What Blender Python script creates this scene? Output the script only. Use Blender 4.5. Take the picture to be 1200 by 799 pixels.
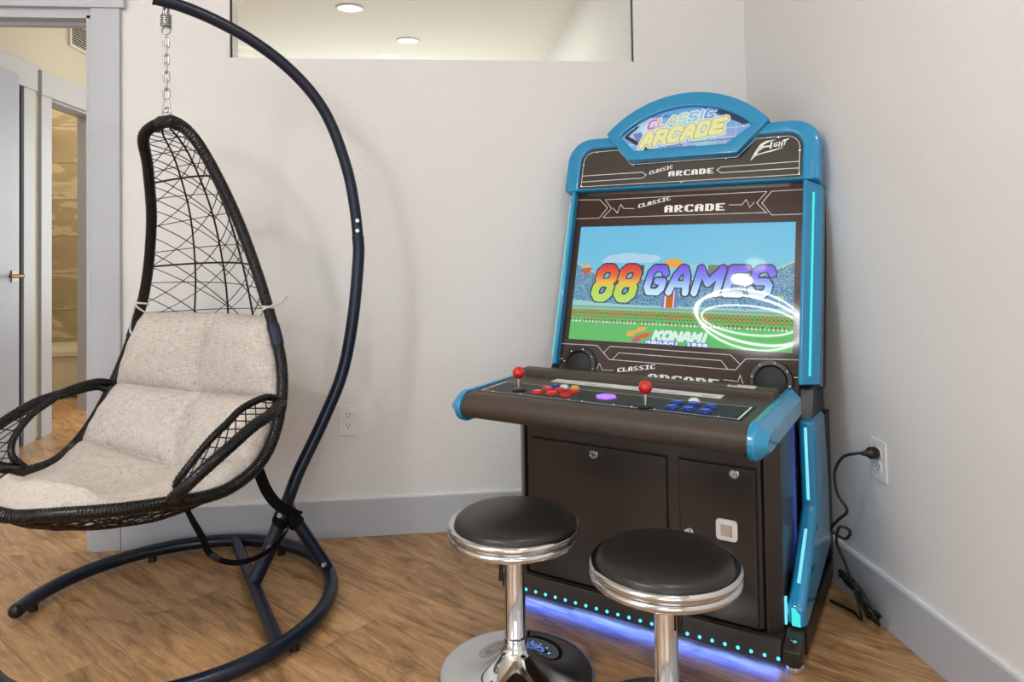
import bpy, bmesh, math, random
import numpy as np
from mathutils import Vector, Matrix
random.seed(7)
rng = np.random.default_rng(11)
PI = math.pi
for o in list(bpy.data.objects): bpy.data.objects.remove(o)
scn = bpy.context.scene
COL = scn.collection

# ------------------------------------------------------------------ camera
F_PX, CY, YAW, PITCH, ROLL, CAM_Z = 839.47, 259.94, 0.1022, 0.0250, -0.0159, 1.12
cyw, syw = math.cos(YAW), math.sin(YAW)
Fv = Vector((syw*math.cos(PITCH), cyw*math.cos(PITCH), math.sin(PITCH)))
R0 = Vector((cyw, -syw, 0)); U0 = R0.cross(Fv)
Rv = R0*math.cos(ROLL)+U0*math.sin(ROLL); Uv = -R0*math.sin(ROLL)+U0*math.cos(ROLL)
cam = bpy.data.cameras.new('camera'); camo = bpy.data.objects.new('camera', cam); COL.objects.link(camo)
camo.matrix_world = Matrix(((Rv.x, Uv.x, -Fv.x, 0), (Rv.y, Uv.y, -Fv.y, 0), (Rv.z, Uv.z, -Fv.z, CAM_Z), (0, 0, 0, 1)))
cam.sensor_width = 36; cam.lens = F_PX/1200*36; cam.shift_y = (CY-399.5)/1200; cam.clip_start = .02
scn.camera = camo

# ------------------------------------------------------------------ world, colour management, lights
scn.view_settings.view_transform = 'Standard'; scn.view_settings.look = 'None'
scn.view_settings.gamma = 1; scn.view_settings.use_curve_mapping = False
scn.view_settings.exposure = 0.22
wd = bpy.data.worlds.new('world'); scn.world = wd; wd.use_nodes = True
wd.node_tree.nodes['Background'].inputs[0].default_value = (.75, .85, 1, 1)
wd.node_tree.nodes['Background'].inputs[1].default_value = 1.0
def area(name, loc, target, sx, sy, power, color=(1, 1, 1), shape='RECTANGLE'):
    l = bpy.data.lights.new(name, 'AREA'); l.shape = shape; l.size = sx; l.size_y = sy; l.energy = power; l.color = color
    o = bpy.data.objects.new(name, l); COL.objects.link(o); o.location = loc
    o.rotation_euler = (Vector(target)-Vector(loc)).to_track_quat('-Z', 'Y').to_euler()
    return o
ROOM_X0, ROOM_X1, ROOM_Y0, D, CEIL = -3.0, 1.2635, -3.4, 2.8133, 2.95
# daylight through the two windows of the room behind the camera
area('daylight_rear_window', (-.6, ROOM_Y0+.06, 1.5), (-.6, 0, 1.5), 2.6, 1.9, 34, (.86, .94, 1.0))
area('daylight_side_window', (ROOM_X0+.06, -.9, 1.45), (0, -.9, 1.35), 2.2, 1.7, 13, (.82, .92, 1.0))
# recessed ceiling lights of the room
for i, (lx, ly, e) in enumerate(((.55, .75, 12), (-.5, -1.4, 6), (-1.77, .13, 17))):
    area('ceiling_downlight_lamp', (lx, ly, CEIL-.02), (lx, ly, 0), .16, .16, e, (1.0, .95, .89), 'DISK')
# lamps and one added fill of the back room and bathroom
area('back_room_lamp', (-.3, 5.2, 2.70), (-.3, 5.2, 0), 1.6, 1.6, 22, (1.0, .96, .88))
area('back_room_fill', (-.6, 7.44, 1.4), (-.6, 5, 1.5), 2.6, 1.8, 60, (.90, .97, 1.0))  # added fill at the windowless end wall, lights the ceiling evenly
area('hall_lamp', (-1.75, 4.7, 2.70), (-1.75, 4.7, 0), .5, .5, 2.2, (1.0, .84, .58))
area('bathroom_lamp', (-3.3, 5.2, 2.55), (-3.3, 5.6, 0), .6, .6, 22, (1.0, .84, .60))

# ------------------------------------------------------------------ helpers
def tag(o, label=None, cat=None, group=None, kind=None):
    if label: o['label'] = label
    if cat: o['category'] = cat
    if group: o['group'] = group
    if kind: o['kind'] = kind
    return o
def empty(name, loc=(0, 0, 0), rz=0, **k):
    o = bpy.data.objects.new(name, None); COL.objects.link(o); o.location = loc; o.rotation_euler = (0, 0, rz)
    o.empty_display_size = .05
    return tag(o, **k)
def link(name, me, m=None, parent=None, smooth=None):
    o = bpy.data.objects.new(name, me); COL.objects.link(o)
    if m is not None:
        for mm in (m if isinstance(m, (list, tuple)) else [m]): me.materials.append(mm)
    if parent: o.parent = parent
    if smooth is not None:
        me.shade_smooth() if smooth is True else me.set_sharp_from_angle(angle=math.radians(smooth))
        if smooth is not True:
            me.polygons.foreach_set('use_smooth', [True]*len(me.polygons))
    return o
class MB:
    def __init__(s): s.v = []; s.f = []; s.mi = []
    def add(s, vs, fs, mi=0):
        n = len(s.v); s.v += [tuple(v) for v in vs]; s.f += [tuple(i+n for i in f) for f in fs]; s.mi += [mi]*len(fs)
        return s
    def box(s, x0, x1, y0, y1, z0, z1, mi=0):
        return s.add([(x0,y0,z0),(x1,y0,z0),(x1,y1,z0),(x0,y1,z0),(x0,y0,z1),(x1,y0,z1),(x1,y1,z1),(x0,y1,z1)],
                     [(0,3,2,1),(4,5,6,7),(0,1,5,4),(1,2,6,5),(2,3,7,6),(3,0,4,7)], mi)
    def tube(s, pts, r, n=8, closed=False, mi=0, cap=True):
        P = [Vector(p) for p in pts]; N = len(P)
        T = []
        for i in range(N):
            a = P[(i-1) % N] if (closed or i > 0) else P[0]; b = P[(i+1) % N] if (closed or i < N-1) else P[-1]
            d = b-a
            T.append(d.normalized() if d.length > 1e-9 else Vector((0, 0, 1)))
        up = Vector((0, 0, 1)) if abs(T[0].z) < .9 else Vector((1, 0, 0))
        nrm = (up-T[0]*up.dot(T[0])).normalized(); vs = []
        for i in range(N):
            nrm = nrm-T[i]*nrm.dot(T[i])
            if nrm.length < 1e-6: nrm = T[i].orthogonal()
            nrm.normalize(); bi = T[i].cross(nrm); rr = r[i] if hasattr(r, '__len__') else r
            for k in range(n):
                a = 2*PI*k/n; vs.append(P[i]+(nrm*math.cos(a)+bi*math.sin(a))*rr)
        fs = []
        for i in range(N if closed else N-1):
            j = (i+1) % N
            for k in range(n):
                k2 = (k+1) % n; fs.append((i*n+k, i*n+k2, j*n+k2, j*n+k))
        if not closed and cap: fs += [tuple(range(n))[::-1], tuple((N-1)*n+k for k in range(n))]
        return s.add(vs, fs, mi)
    def lathe(s, prof, n=48, c=(0, 0, 0), axis='z', mi=0):
        vs = []; fs = []; M = len(prof)
        for r, z in prof:
            for k in range(n):
                a = 2*PI*k/n; x, y = r*math.cos(a), r*math.sin(a)
                p = (x, y, z) if axis == 'z' else ((x, -z, y) if axis == 'y' else (z, x, y))
                vs.append((p[0]+c[0], p[1]+c[1], p[2]+c[2]))
        for i in range(M-1):
            for k in range(n):
                k2 = (k+1) % n; fs.append((i*n+k, i*n+k2, (i+1)*n+k2, (i+1)*n+k))
        if prof[0][0] > 1e-6: fs.append(tuple(range(n))[::-1])
        if prof[-1][0] > 1e-6: fs.append(tuple((M-1)*n+k for k in range(n)))
        return s.add(vs, fs, mi)
    def prism_x(s, poly, x0, x1, mi=0):   # poly in (y,z), extruded along x
        n = len(poly)
        vs = [(x0, y, z) for y, z in poly]+[(x1, y, z) for y, z in poly]
        fs = [tuple(range(n)), tuple(range(n, 2*n))[::-1]]+[(i, i+n, (i+1) % n+n, (i+1) % n) for i in range(n)]
        return s.add(vs, fs, mi)
    def mesh(s, name='mesh', fix=True):
        me = bpy.data.meshes.new(name); me.from_pydata(s.v, [], s.f); me.polygons.foreach_set('material_index', s.mi); me.update()
        if fix:
            bm = bmesh.new(); bm.from_mesh(me); bmesh.ops.remove_doubles(bm, verts=bm.verts, dist=1e-6)
            bmesh.ops.recalc_face_normals(bm, faces=bm.faces); bm.to_mesh(me); bm.free()
        return me
    def build(s, name, m, parent=None, smooth=None, fix=True):
        return link(name, s.mesh(name, fix), m, parent, smooth)
def bevel(o, w=.004, seg=2, ang=35):
    md = o.modifiers.new('bevel', 'BEVEL'); md.width = w; md.segments = seg; md.limit_method = 'ANGLE'; md.angle_limit = math.radians(ang)
    md.harden_normals = False; o.data.polygons.foreach_set('use_smooth', [True]*len(o.data.polygons))
    wn = o.modifiers.new('normals', 'WEIGHTED_NORMAL'); wn.keep_sharp = False
    return o
def plate(outer, holes, depth, xf):
    """polygon with holes in a plane (s,t) extruded backwards by depth; xf(s,t,off)->point"""
    bm = bmesh.new()
    loops = [outer]+holes
    def fill(off):
        ed = []; L = []
        for lp in loops:
            vs = [bm.verts.new(xf(a, b, off)) for a, b in lp]; L.append(vs)
            for i in range(len(vs)): ed.append(bm.edges.new((vs[i], vs[(i+1) % len(vs)])))
        bmesh.ops.triangle_fill(bm, edges=ed, use_beauty=True)
        return L
    A = fill(0); B = fill(-depth)
    for la, lb in zip(A, B):
        for i in range(len(la)):
            j = (i+1) % len(la); bm.faces.new((la[i], la[j], lb[j], lb[i]))
    bmesh.ops.recalc_face_normals(bm, faces=bm.faces)
    me = bpy.data.meshes.new('plate'); bm.to_mesh(me); bm.free(); return me
def catmull(P, m=8, closed=False):
    P = [Vector(p) for p in P]; n = len(P); out = []
    for i in range(n if closed else n-1):
        if closed: p0, p1, p2, p3 = P[(i-1) % n], P[i], P[(i+1) % n], P[(i+2) % n]
        else:
            p1, p2 = P[i], P[i+1]; p0 = P[i-1] if i else 2*p1-p2; p3 = P[i+2] if i < n-2 else 2*p2-p1
        for k in range(m):
            t = k/m; out.append(.5*(2*p1+(p2-p0)*t+(2*p0-5*p1+4*p2-p3)*t*t+(3*p1-p0-3*p2+p3)*t**3))
    if not closed: out.append(P[-1].copy())
    return out

# ------------------------------------------------------------------ materials
def lin(c): return tuple(((x/12.92) if x <= .04045 else ((x+.055)/1.055)**2.4) for x in [v/255 for v in c])+(1,)
def mat(name, rgb, rough=.5, metal=0, spec=.5, coat=0, emit=None, es=0, bump=None, trans=0):
    m = bpy.data.materials.new(name); m.use_nodes = True; nt = m.node_tree; b = nt.nodes['Principled BSDF']
    b.inputs['Base Color'].default_value = lin(rgb); b.inputs['Roughness'].default_value = rough; b.inputs['Metallic'].default_value = metal
    b.inputs['Specular IOR Level'].default_value = spec; b.inputs['Coat Weight'].default_value = coat; b.inputs['Coat Roughness'].default_value = .03
    b.inputs['Transmission Weight'].default_value = trans
    if emit: b.inputs['Emission Color'].default_value = lin(emit); b.inputs['Emission Strength'].default_value = es
    if bump:
        sc, st, dist = bump; tc = nt.nodes.new('ShaderNodeTexCoord'); n = nt.nodes.new('ShaderNodeTexNoise'); n.inputs['Scale'].default_value = sc; n.inputs['Detail'].default_value = 4
        bp = nt.nodes.new('ShaderNodeBump'); bp.inputs['Strength'].default_value = st; bp.inputs['Distance'].default_value = dist
        nt.links.new(tc.outputs['Object'], n.inputs['Vector']); nt.links.new(n.outputs[0], bp.inputs['Height']); nt.links.new(bp.outputs[0], b.inputs['Normal'])
    return m
M = {}
def wall_mat(name, rgb):
    m = mat(name, rgb, .62, spec=.25); nt = m.node_tree; b = nt.nodes['Principled BSDF']
    tc = nt.nodes.new('ShaderNodeTexCoord')
    n1 = nt.nodes.new('ShaderNodeTexNoise'); n1.inputs['Scale'].default_value = 9; n1.inputs['Detail'].default_value = 5; n1.inputs['Roughness'].default_value = .55; n1.inputs['Distortion'].default_value = 1.4
    n2 = nt.nodes.new('ShaderNodeTexNoise'); n2.inputs['Scale'].default_value = 42; n2.inputs['Detail'].default_value = 3
    cr = nt.nodes.new('ShaderNodeValToRGB'); cr.color_ramp.elements[0].position = .50; cr.color_ramp.elements[1].position = .62
    ad = nt.nodes.new('ShaderNodeMath'); ad.operation = 'MULTIPLY_ADD'; ad.inputs[1].default_value = .25
    bp = nt.nodes.new('ShaderNodeBump'); bp.inputs['Strength'].default_value = .16; bp.inputs['Distance'].default_value = .003
    nt.links.new(tc.outputs['Object'], n1.inputs['Vector']); nt.links.new(tc.outputs['Object'], n2.inputs['Vector'])
    nt.links.new(n1.outputs[0], cr.inputs[0]); nt.links.new(n2.outputs[0], ad.inputs[0]); nt.links.new(cr.outputs[0], ad.inputs[2])
    nt.links.new(ad.outputs[0], bp.inputs['Height']); nt.links.new(bp.outputs[0], b.inputs['Normal'])
    return m
M['wall'] = wall_mat('wall_paint', (226, 224, 222))
M['hallwall'] = wall_mat('hall_wall_paint', (200, 194, 176))
M['ceil'] = mat('ceiling_paint', (226, 222, 214), .8, spec=.2)
M['trim'] = mat('trim_paint', (184, 187, 193), .42)
M['door'] = mat('door_paint_daylit', (168, 176, 190), .38)  # trim's paint, with the bluish daylight on the leaf put into its colour
M['white_plastic'] = mat('white_plastic', (228, 228, 228), .35)
M['slot'] = mat('dark_slot', (25, 25, 25), .6)
M['vent'] = mat('vent_metal', (214, 208, 196), .5)
M['vent_dark'] = mat('vent_shadow', (60, 56, 50), .8)
M['tub'] = mat('white_enamel', (232, 228, 216), .2, coat=.4)
M['black_frame'] = mat('black_matte_metal', (14, 13, 13), .4, metal=.3)
M['brass'] = mat('satin_lever_metal', (120, 100, 80), .28, metal=1)
M['chrome'] = mat('chrome', (228, 231, 234), .05, metal=1)
M['chrome_soft'] = mat('polished_steel', (216, 217, 218), .14, metal=1)
M['galv'] = mat('galvanised_steel', (188, 190, 190), .3, metal=1)
M['stand'] = mat('powder_coat_sky_tint', (12, 24, 46), .30, metal=.2, spec=.6, bump=(600, .12, .0005))  # blue sky reflection put into the dark base colour
M['blue'] = mat('glossy_blue_paint', (32, 140, 190), .16, coat=.6)
M['black_body'] = mat('satin_black_metal', (54, 46, 41), .34, metal=.2, spec=.6)
M['black_panel'] = mat('satin_black_door', (50, 42, 37), .31, metal=.2, spec=.6)
M['black'] = mat('black_plastic', (12, 12, 13), .4)
M['cpmat'] = mat('satin_charcoal_vinyl', (74, 65, 58), .40, spec=.18, bump=(900, .08, .0004))
M['art_black'] = mat('control_overlay', (46, 46, 46), .45, spec=.2)
M['white_print'] = mat('white_print', (235, 235, 235), .4)
M['marquee'] = mat('smoked_marquee_acrylic', (26, 24, 18), .04, spec=1.0, coat=1)
M['acrylic'] = mat('dark_brown_acrylic', (56, 37, 29), .07, spec=.4, coat=.08)
M['grille'] = mat('speaker_grille', (24, 23, 23), .55, bump=(700, .6, .001))
M['cyan'] = mat('cyan_led', (10, 50, 50), .4, emit=(66, 222, 216), es=1.0)
M['led_pale'] = mat('pale_blue_led', (20, 50, 60), .4, emit=(116, 214, 238), es=1.05)
M['led_dot'] = mat('blue_led_dot', (60, 190, 255), .4, emit=(70, 205, 255), es=2.2)
M['blue_glow'] = mat('deep_blue_led', (40, 60, 255), .4, emit=(50, 80, 255), es=3.0)
M['red'] = mat('red_plastic', (196, 20, 16), .12, coat=.6)
M['redb'] = mat('red_button_plastic', (205, 38, 34), .22, coat=.3)
M['blueb'] = mat('blue_button_plastic', (22, 60, 160), .22, coat=.3)
M['whiteb'] = mat('white_button_plastic', (225, 225, 228), .25, coat=.3)
M['yellowb'] = mat('yellow_button_plastic', (226, 176, 70), .25, coat=.3)
M['purpleb'] = mat('purple_lit_button', (176, 110, 240), .3, emit=(170, 110, 245), es=.55)
M['vinyl'] = mat('black_vinyl', (38, 34, 32), .36, spec=.55, bump=(350, .15, .0006))
M['wicker'] = mat('black_wicker', (10, 9, 9), .32, spec=.4)
M['net'] = mat('black_resin_cord', (9, 8, 8), .4, spec=.35)
M['strap'] = mat('black_webbing', (7, 7, 8), .75, spec=.2)
M['tie'] = mat('white_cotton_tie', (208, 200, 194), .8)
M['cord'] = mat('black_cable', (12, 12, 12), .45)
M['lamp'] = mat('ring_lamp_diffuser', (255, 250, 244), .5, emit=(250, 250, 252), es=95)
M['rose_glow'] = mat('ceiling_rose_glow', (255, 250, 240), .5, emit=(255, 246, 226), es=9)
M['lens'] = mat('flush_light_lens', (255, 250, 240), .5, emit=(255, 246, 226), es=4)
# clear pane
g = bpy.data.materials.new('clear_glass'); g.use_nodes = True; nt = g.node_tree; nt.nodes.clear()
o_ = nt.nodes.new('ShaderNodeOutputMaterial'); mx = nt.nodes.new('ShaderNodeMixShader'); tr = nt.nodes.new('ShaderNodeBsdfTransparent'); gl = nt.nodes.new('ShaderNodeBsdfGlossy')
gl.inputs['Roughness'].default_value = .01; fr = nt.nodes.new('ShaderNodeFresnel'); fr.inputs[0].default_value = 1.12; tr.inputs[0].default_value = (.95, .97, .96, 1)
nt.links.new(fr.outputs[0], mx.inputs[0]); nt.links.new(tr.outputs[0], mx.inputs[1]); nt.links.new(gl.outputs[0], mx.inputs[2]); nt.links.new(mx.outputs[0], o_.inputs[0]); M['glass'] = g

# oak planks: grain along the plank's own direction (world 135 degrees)
PL_A = math.radians(135)
def wood():
    m = mat('oak_plank', (190, 150, 105), .36, spec=.4); nt = m.node_tree; b = nt.nodes['Principled BSDF']; N = nt.nodes; L = nt.links
    tc = N.new('ShaderNodeTexCoord'); oi = N.new('ShaderNodeObjectInfo')
    mp = N.new('ShaderNodeMapping'); mp.inputs['Rotation'].default_value = (0, 0, -PL_A); L.new(tc.outputs['Object'], mp.inputs[0])
    of = N.new('ShaderNodeVectorMath'); of.operation = 'SCALE'; of.inputs[3].default_value = 37
    cmb = N.new('ShaderNodeCombineXYZ'); L.new(oi.outputs['Random'], cmb.inputs[0]); L.new(oi.outputs['Random'], cmb.inputs[1]); L.new(oi.outputs['Random'], cmb.inputs[2]); L.new(cmb.outputs[0], of.inputs[0])
    ad = N.new('ShaderNodeVectorMath'); L.new(mp.outputs[0], ad.inputs[0]); L.new(of.outputs[0], ad.inputs[1])
    def noise(sx, sy, detail, dist, rough=.6):
        s = N.new('ShaderNodeVectorMath'); s.operation = 'MULTIPLY'; s.inputs[1].default_value = (sx, sy, 1); L.new(ad.outputs[0], s.inputs[0])
        n = N.new('ShaderNodeTexNoise'); n.inputs['Scale'].default_value = 1; n.inputs['Detail'].default_value = detail; n.inputs['Distortion'].default_value = dist; n.inputs['Roughness'].default_value = rough
        L.new(s.outputs[0], n.inputs['Vector']); return n
    n1 = noise(1.7, 17, 8, 2.0, .68); n2 = noise(14, 330, 4, .4); n3 = noise(1.6, 4.2, 6, 3.0, .65)
    r1 = N.new('ShaderNodeValToRGB'); e = r1.color_ramp.elements
    e[0].position = .28; e[0].color = lin((112, 76, 42)); e[1].position = .72; e[1].color = lin((214, 174, 128)); x = e.new(.5); x.color = lin((190, 149, 103))
    L.new(n1.outputs[0], r1.inputs[0])
    r3 = N.new('ShaderNodeValToRGB'); e = r3.color_ramp.elements; e[0].position = .33; e[0].color = lin((112, 82, 58)); e[1].position = .5; e[1].color = (1, 1, 1, 1)
    L.new(n3.outputs[0], r3.inputs[0])
    m1 = N.new('ShaderNodeMixRGB'); m1.blend_type = 'MULTIPLY'; m1.inputs[0].default_value = .55; L.new(r1.outputs[0], m1.inputs[1]); L.new(r3.outputs[0], m1.inputs[2])
    r2 = N.new('ShaderNodeValToRGB'); e = r2.color_ramp.elements; e[0].position = .34; e[0].color = lin((150, 120, 92)); e[1].position = .56; e[1].color = (1, 1, 1, 1)
    L.new(n2.outputs[0], r2.inputs[0])
    m2 = N.new('ShaderNodeMixRGB'); m2.blend_type = 'MULTIPLY'; m2.inputs[0].default_value = .45; L.new(m1.outputs[0], m2.inputs[1]); L.new(r2.outputs[0], m2.inputs[2])
    # per-plank tone
    hs = N.new('ShaderNodeHueSaturation'); mr = N.new('ShaderNodeMapRange'); mr.inputs[3].default_value = .93; mr.inputs[4].default_value = 1.05; L.new(oi.outputs['Random'], mr.inputs[0]); L.new(mr.outputs[0], hs.inputs['Value']); L.new(m2.outputs[0], hs.inputs['Color'])
    hs.inputs['Saturation'].default_value = 1.0
    L.new(hs.outputs[0], b.inputs['Base Color'])
    bp = N.new('ShaderNodeBump'); bp.inputs['Strength'].default_value = .18; bp.inputs['Distance'].default_value = .002; L.new(n2.outputs[0], bp.inputs['Height']); L.new(bp.outputs[0], b.inputs['Normal'])
    return m
M['wood'] = wood()
def linen():
    m = mat('oatmeal_linen', (186, 176, 168), .9, spec=.15); nt = m.node_tree; b = nt.nodes['Principled BSDF']; N = nt.nodes; L = nt.links
    at = N.new('ShaderNodeAttribute'); at.attribute_name = 'UVMap'
    tc = N.new('ShaderNodeTexCoord')
    outs = []
    for sx, sy in ((330, 34), (34, 330)):
        s = N.new('ShaderNodeVectorMath'); s.operation = 'MULTIPLY'; s.inputs[1].default_value = (sx, sy, 1); L.new(tc.outputs['UV'], s.inputs[0])
        n = N.new('ShaderNodeTexNoise'); n.inputs['Scale'].default_value = 1; n.inputs['Detail'].default_value = 3; L.new(s.outputs[0], n.inputs['Vector']); outs.append(n)
    a = N.new('ShaderNodeMath'); a.operation = 'ADD'; L.new(outs[0].outputs[0], a.inputs[0]); L.new(outs[1].outputs[0], a.inputs[1])
    r = N.new('ShaderNodeValToRGB'); e = r.color_ramp.elements; e[0].position = .34; e[0].color = lin((150, 142, 137)); e[1].position = .62; e[1].color = lin((212, 203, 195)); x = e.new(.44); x.color = lin((190, 181, 173))
    h = N.new('ShaderNodeMath'); h.operation = 'MULTIPLY'; h.inputs[1].default_value = .5; L.new(a.outputs[0], h.inputs[0]); L.new(h.outputs[0], r.inputs[0]); L.new(r.outputs[0], b.inputs['Base Color'])
    bp = N.new('ShaderNodeBump'); bp.inputs['Strength'].default_value = .5; bp.inputs['Distance'].default_value = .0015; L.new(a.outputs[0], bp.inputs['Height']); L.new(bp.outputs[0], b.inputs['Normal'])
    return m
M['linen'] = linen()
def stone():
    m = mat('veined_stone_tile', (190, 176, 148), .3); nt = m.node_tree; b = nt.nodes['Principled BSDF']; N = nt.nodes; L = nt.links
    tc = N.new('ShaderNodeTexCoord'); oi = N.new('ShaderNodeObjectInfo'); s = N.new('ShaderNodeVectorMath'); s.operation = 'MULTIPLY'; s.inputs[1].default_value = (1.2, 1.2, 3.2); L.new(tc.outputs['Object'], s.inputs[0])
    a = N.new('ShaderNodeVectorMath'); L.new(s.outputs[0], a.inputs[0]); sc = N.new('ShaderNodeVectorMath'); sc.operation = 'SCALE'; sc.inputs[0].default_value = (20, 31, 17); L.new(oi.outputs['Random'], sc.inputs[3]); L.new(sc.outputs[0], a.inputs[1])
    n = N.new('ShaderNodeTexNoise'); n.inputs['Scale'].default_value = 1; n.inputs['Detail'].default_value = 6; n.inputs['Distortion'].default_value = 1.8; L.new(a.outputs[0], n.inputs['Vector'])
    r = N.new('ShaderNodeValToRGB'); e = r.color_ramp.elements; e[0].position = .3; e[0].color = lin((158, 144, 118)); e[1].position = .66; e[1].color = lin((182, 168, 142)); x = e.new(.5); x.color = lin((172, 157, 130)); y = e.new(.52); y.color = lin((200, 188, 164))
    L.new(n.outputs[0], r.inputs[0]); L.new(r.outputs[0], b.inputs['Base Color']); return m
M['tile'] = stone()
M['subfloor'] = mat('brown_subfloor', (120, 92, 64), .8)
M['grout'] = mat('pale_grout', (212, 204, 184), .8)
def wicker_bump(m, sc):
    nt = m.node_tree; b = nt.nodes['Principled BSDF']; N = nt.nodes; L = nt.links
    tc = N.new('ShaderNodeTexCoord'); w = N.new('ShaderNodeTexWave'); w.inputs['Scale'].default_value = sc; w.bands_direction = 'Y'
    bp = N.new('ShaderNodeBump'); bp.inputs['Strength'].default_value = .9; bp.inputs['Distance'].default_value = .002
    L.new(tc.outputs['UV'], w.inputs[0]); L.new(w.outputs[0], bp.inputs['Height']); L.new(bp.outputs[0], b.inputs['Normal'])

# ------------------------------------------------------------------ the room shell
def sbox(name, x0, x1, y0, y1, z0, z1, m, parent=None):
    o = MB().box(x0, x1, y0, y1, z0, z1).build(name, m, parent)
    if parent is None: o['kind'] = 'structure'
    return o
T = .12
floor = sbox('floor', -4.6, ROOM_X1+T, ROOM_Y0-T, 7.7, -.06, -.008, M['subfloor'])
# planks, cut to the rooms' outlines
def clip(poly, x0, x1, y0, y1):
    def cut(P, ax, lim, sgn):
        out = []
        for i in range(len(P)):
            a, b = P[i], P[(i+1) % len(P)]; da, db = (a[ax]-lim)*sgn, (b[ax]-lim)*sgn
            if da <= 0: out.append(a)
            if (da < 0 < db) or (db < 0 < da):
                t = da/(da-db); out.append((a[0]+(b[0]-a[0])*t, a[1]+(b[1]-a[1])*t))
        return out
    for ax, lim, s in ((0, x1, 1), (0, x0, -1), (1, y1, 1), (1, y0, -1)):
        if poly: poly = cut(poly, ax, lim, s)
    return poly
PWID, PLEN, GAP = .182, 1.22, .0005
dv = Vector((math.cos(PL_A), math.sin(PL_A))); wv = Vector((-dv.y, dv.x))
REG = [(ROOM_X0, ROOM_X1, -.6, D), (-2.13, -1.282, D, 2.94), (-2.364, -1.0, 2.94, 5.6), (-2.5, -2.364, 4.63, 5.25), (-4.4, -2.5, 4.2, 5.62)]
REST = [(ROOM_X0, ROOM_X1, ROOM_Y0, -.6), (-1.0, .98, 2.94, 7.5), (-2.364, -1.0, 5.6, 7.5)]
rest = MB(); nplank = 0
for r in range(-36, 36):
    off = (r*.4517 % 1)*PLEN
    for c in range(-7, 8):
        a0 = c*PLEN+off; a1 = a0+PLEN; b0 = r*PWID+.05; b1 = b0+PWID
        P = [tuple(dv*(a0+GAP)+wv*(b0+GAP)), tuple(dv*(a1-GAP)+wv*(b0+GAP)), tuple(dv*(a1-GAP)+wv*(b1-GAP)), tuple(dv*(a0+GAP)+wv*(b1-GAP))]
        for L_, tgt in ((REG, 1), (REST, 0)):
            for (x0, x1, y0, y1) in L_:
                q = clip(P, x0, x1, y0, y1)
                if len(q) < 3: continue
                ar = abs(sum(q[i][0]*q[(i+1) % len(q)][1]-q[(i+1) % len(q)][0]*q[i][1] for i in range(len(q))))/2
                if ar < .0008: continue
                n = len(q); mb = rest if not tgt else MB()
                mb.add([(x, y, -.008) for x, y in q]+[(x, y, 0) for x, y in q], [tuple(range(n))[::-1], tuple(range(n, 2*n))]+[(i, (i+1) % n, (i+1) % n+n, i+n) for i in range(n)])
                if tgt:
                    mb.build('plank', M['wood'], floor); nplank += 1
tag(rest.build('plank_field', M['wood'], floor), kind='stuff')

HW, WX0, WX1, WTOP = 1.832, -.785, .795, 2.62      # high interior window
DX0, DX1, DH = -2.13, -1.282, 1.985                # doorway
wb = MB()
for b in ((WX1, ROOM_X1+T, 0, 3.1), (WX0, WX1, 0, HW), (WX0, WX1, WTOP, 3.1), (DX1, WX0, 0, 3.1), (DX0, DX1, DH, 3.1), (ROOM_X0-T, DX0, 0, 3.1)):
    wb.box(b[0], b[1], D, D+T, b[2], b[3])
wall_back = wb.build('wall_back', M['wall'], None, fix=False); wall_back['kind'] = 'structure'
sbox('wall_right', ROOM_X1, ROOM_X1+T, ROOM_Y0, D, 0, 3.1, M['wall'])
# wall_left and wall_front (behind the camera) with their window openings
lw = MB(); 
for y0, y1, z0, z1 in ((ROOM_Y0, -2.05, 0, 3.1), (.25, D, 0, 3.1), (-2.05, .25, 0, .55), (-2.05, .25, 2.35, 3.1)): lw.box(ROOM_X0-T, ROOM_X0, y0, y1, z0, z1)
lw.build('wall_left', M['wall'], fix=False)['kind'] = 'structure'
fw = MB()
for x0, x1, z0, z1 in ((ROOM_X0-T, -1.95, 0, 3.1), (.75, ROOM_X1+T, 0, 3.1), (-1.95, .75, 0, .5), (-1.95, .75, 2.5, 3.1)): fw.box(x0, x1, ROOM_Y0-T, ROOM_Y0, z0, z1)
fw.build('wall_front', M['wall'], fix=False)['kind'] = 'structure'
sbox('ceiling', ROOM_X0-T, ROOM_X1+T, ROOM_Y0-T, D, CEIL, CEIL+.1, M['ceil'])
# interior window: pane
win = empty('window_1', (0, D+.012, HW)); win['kind'] = 'structure'
MB().box(WX0+.004, WX1-.004, 0, .008, .002, WTOP-HW).build('pane', M['glass'], win)
MB().box(WX0, WX0+.004, -.002, .012, 0, WTOP-HW).box(WX1-.004, WX1, -.002, .012, 0, WTOP-HW).build('pane_edge', M['slot'], win)
for nme, (x0, x1, y0, y1, z0, z1) in (('window_2', (-1.95, .75, ROOM_Y0-.08, ROOM_Y0-.04, .5, 2.5)), ('window_3', (ROOM_X0-.08, ROOM_X0-.04, -2.05, .25, .55, 2.35))):
    w_ = empty(nme, (0, 0, 0)); w_['kind'] = 'structure'
    MB().box(x0, x1, y0, y1, z0, z1).build('pane', M['glass'], w_)
    f_ = MB()
    if nme == 'window_2':
        for xx in (x0, (x0+x1)/2-.025, x1-.05): f_.box(xx, xx+.05, y0-.01, y1+.01, z0, z1)
        for zz in (z0, z1-.05): f_.box(x0, x1, y0-.01, y1+.01, zz, zz+.05)
    else:
        for yy in (y0, (y0+y1)/2-.025, y1-.05): f_.box(x0-.01, x1+.01, yy, yy+.05, z0, z1)
        for zz in (z0, z1-.05): f_.box(x0-.01, x1+.01, y0, y1, zz, zz+.05)
    f_.build('window_frame', M['white_plastic'], w_, fix=False)
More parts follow.
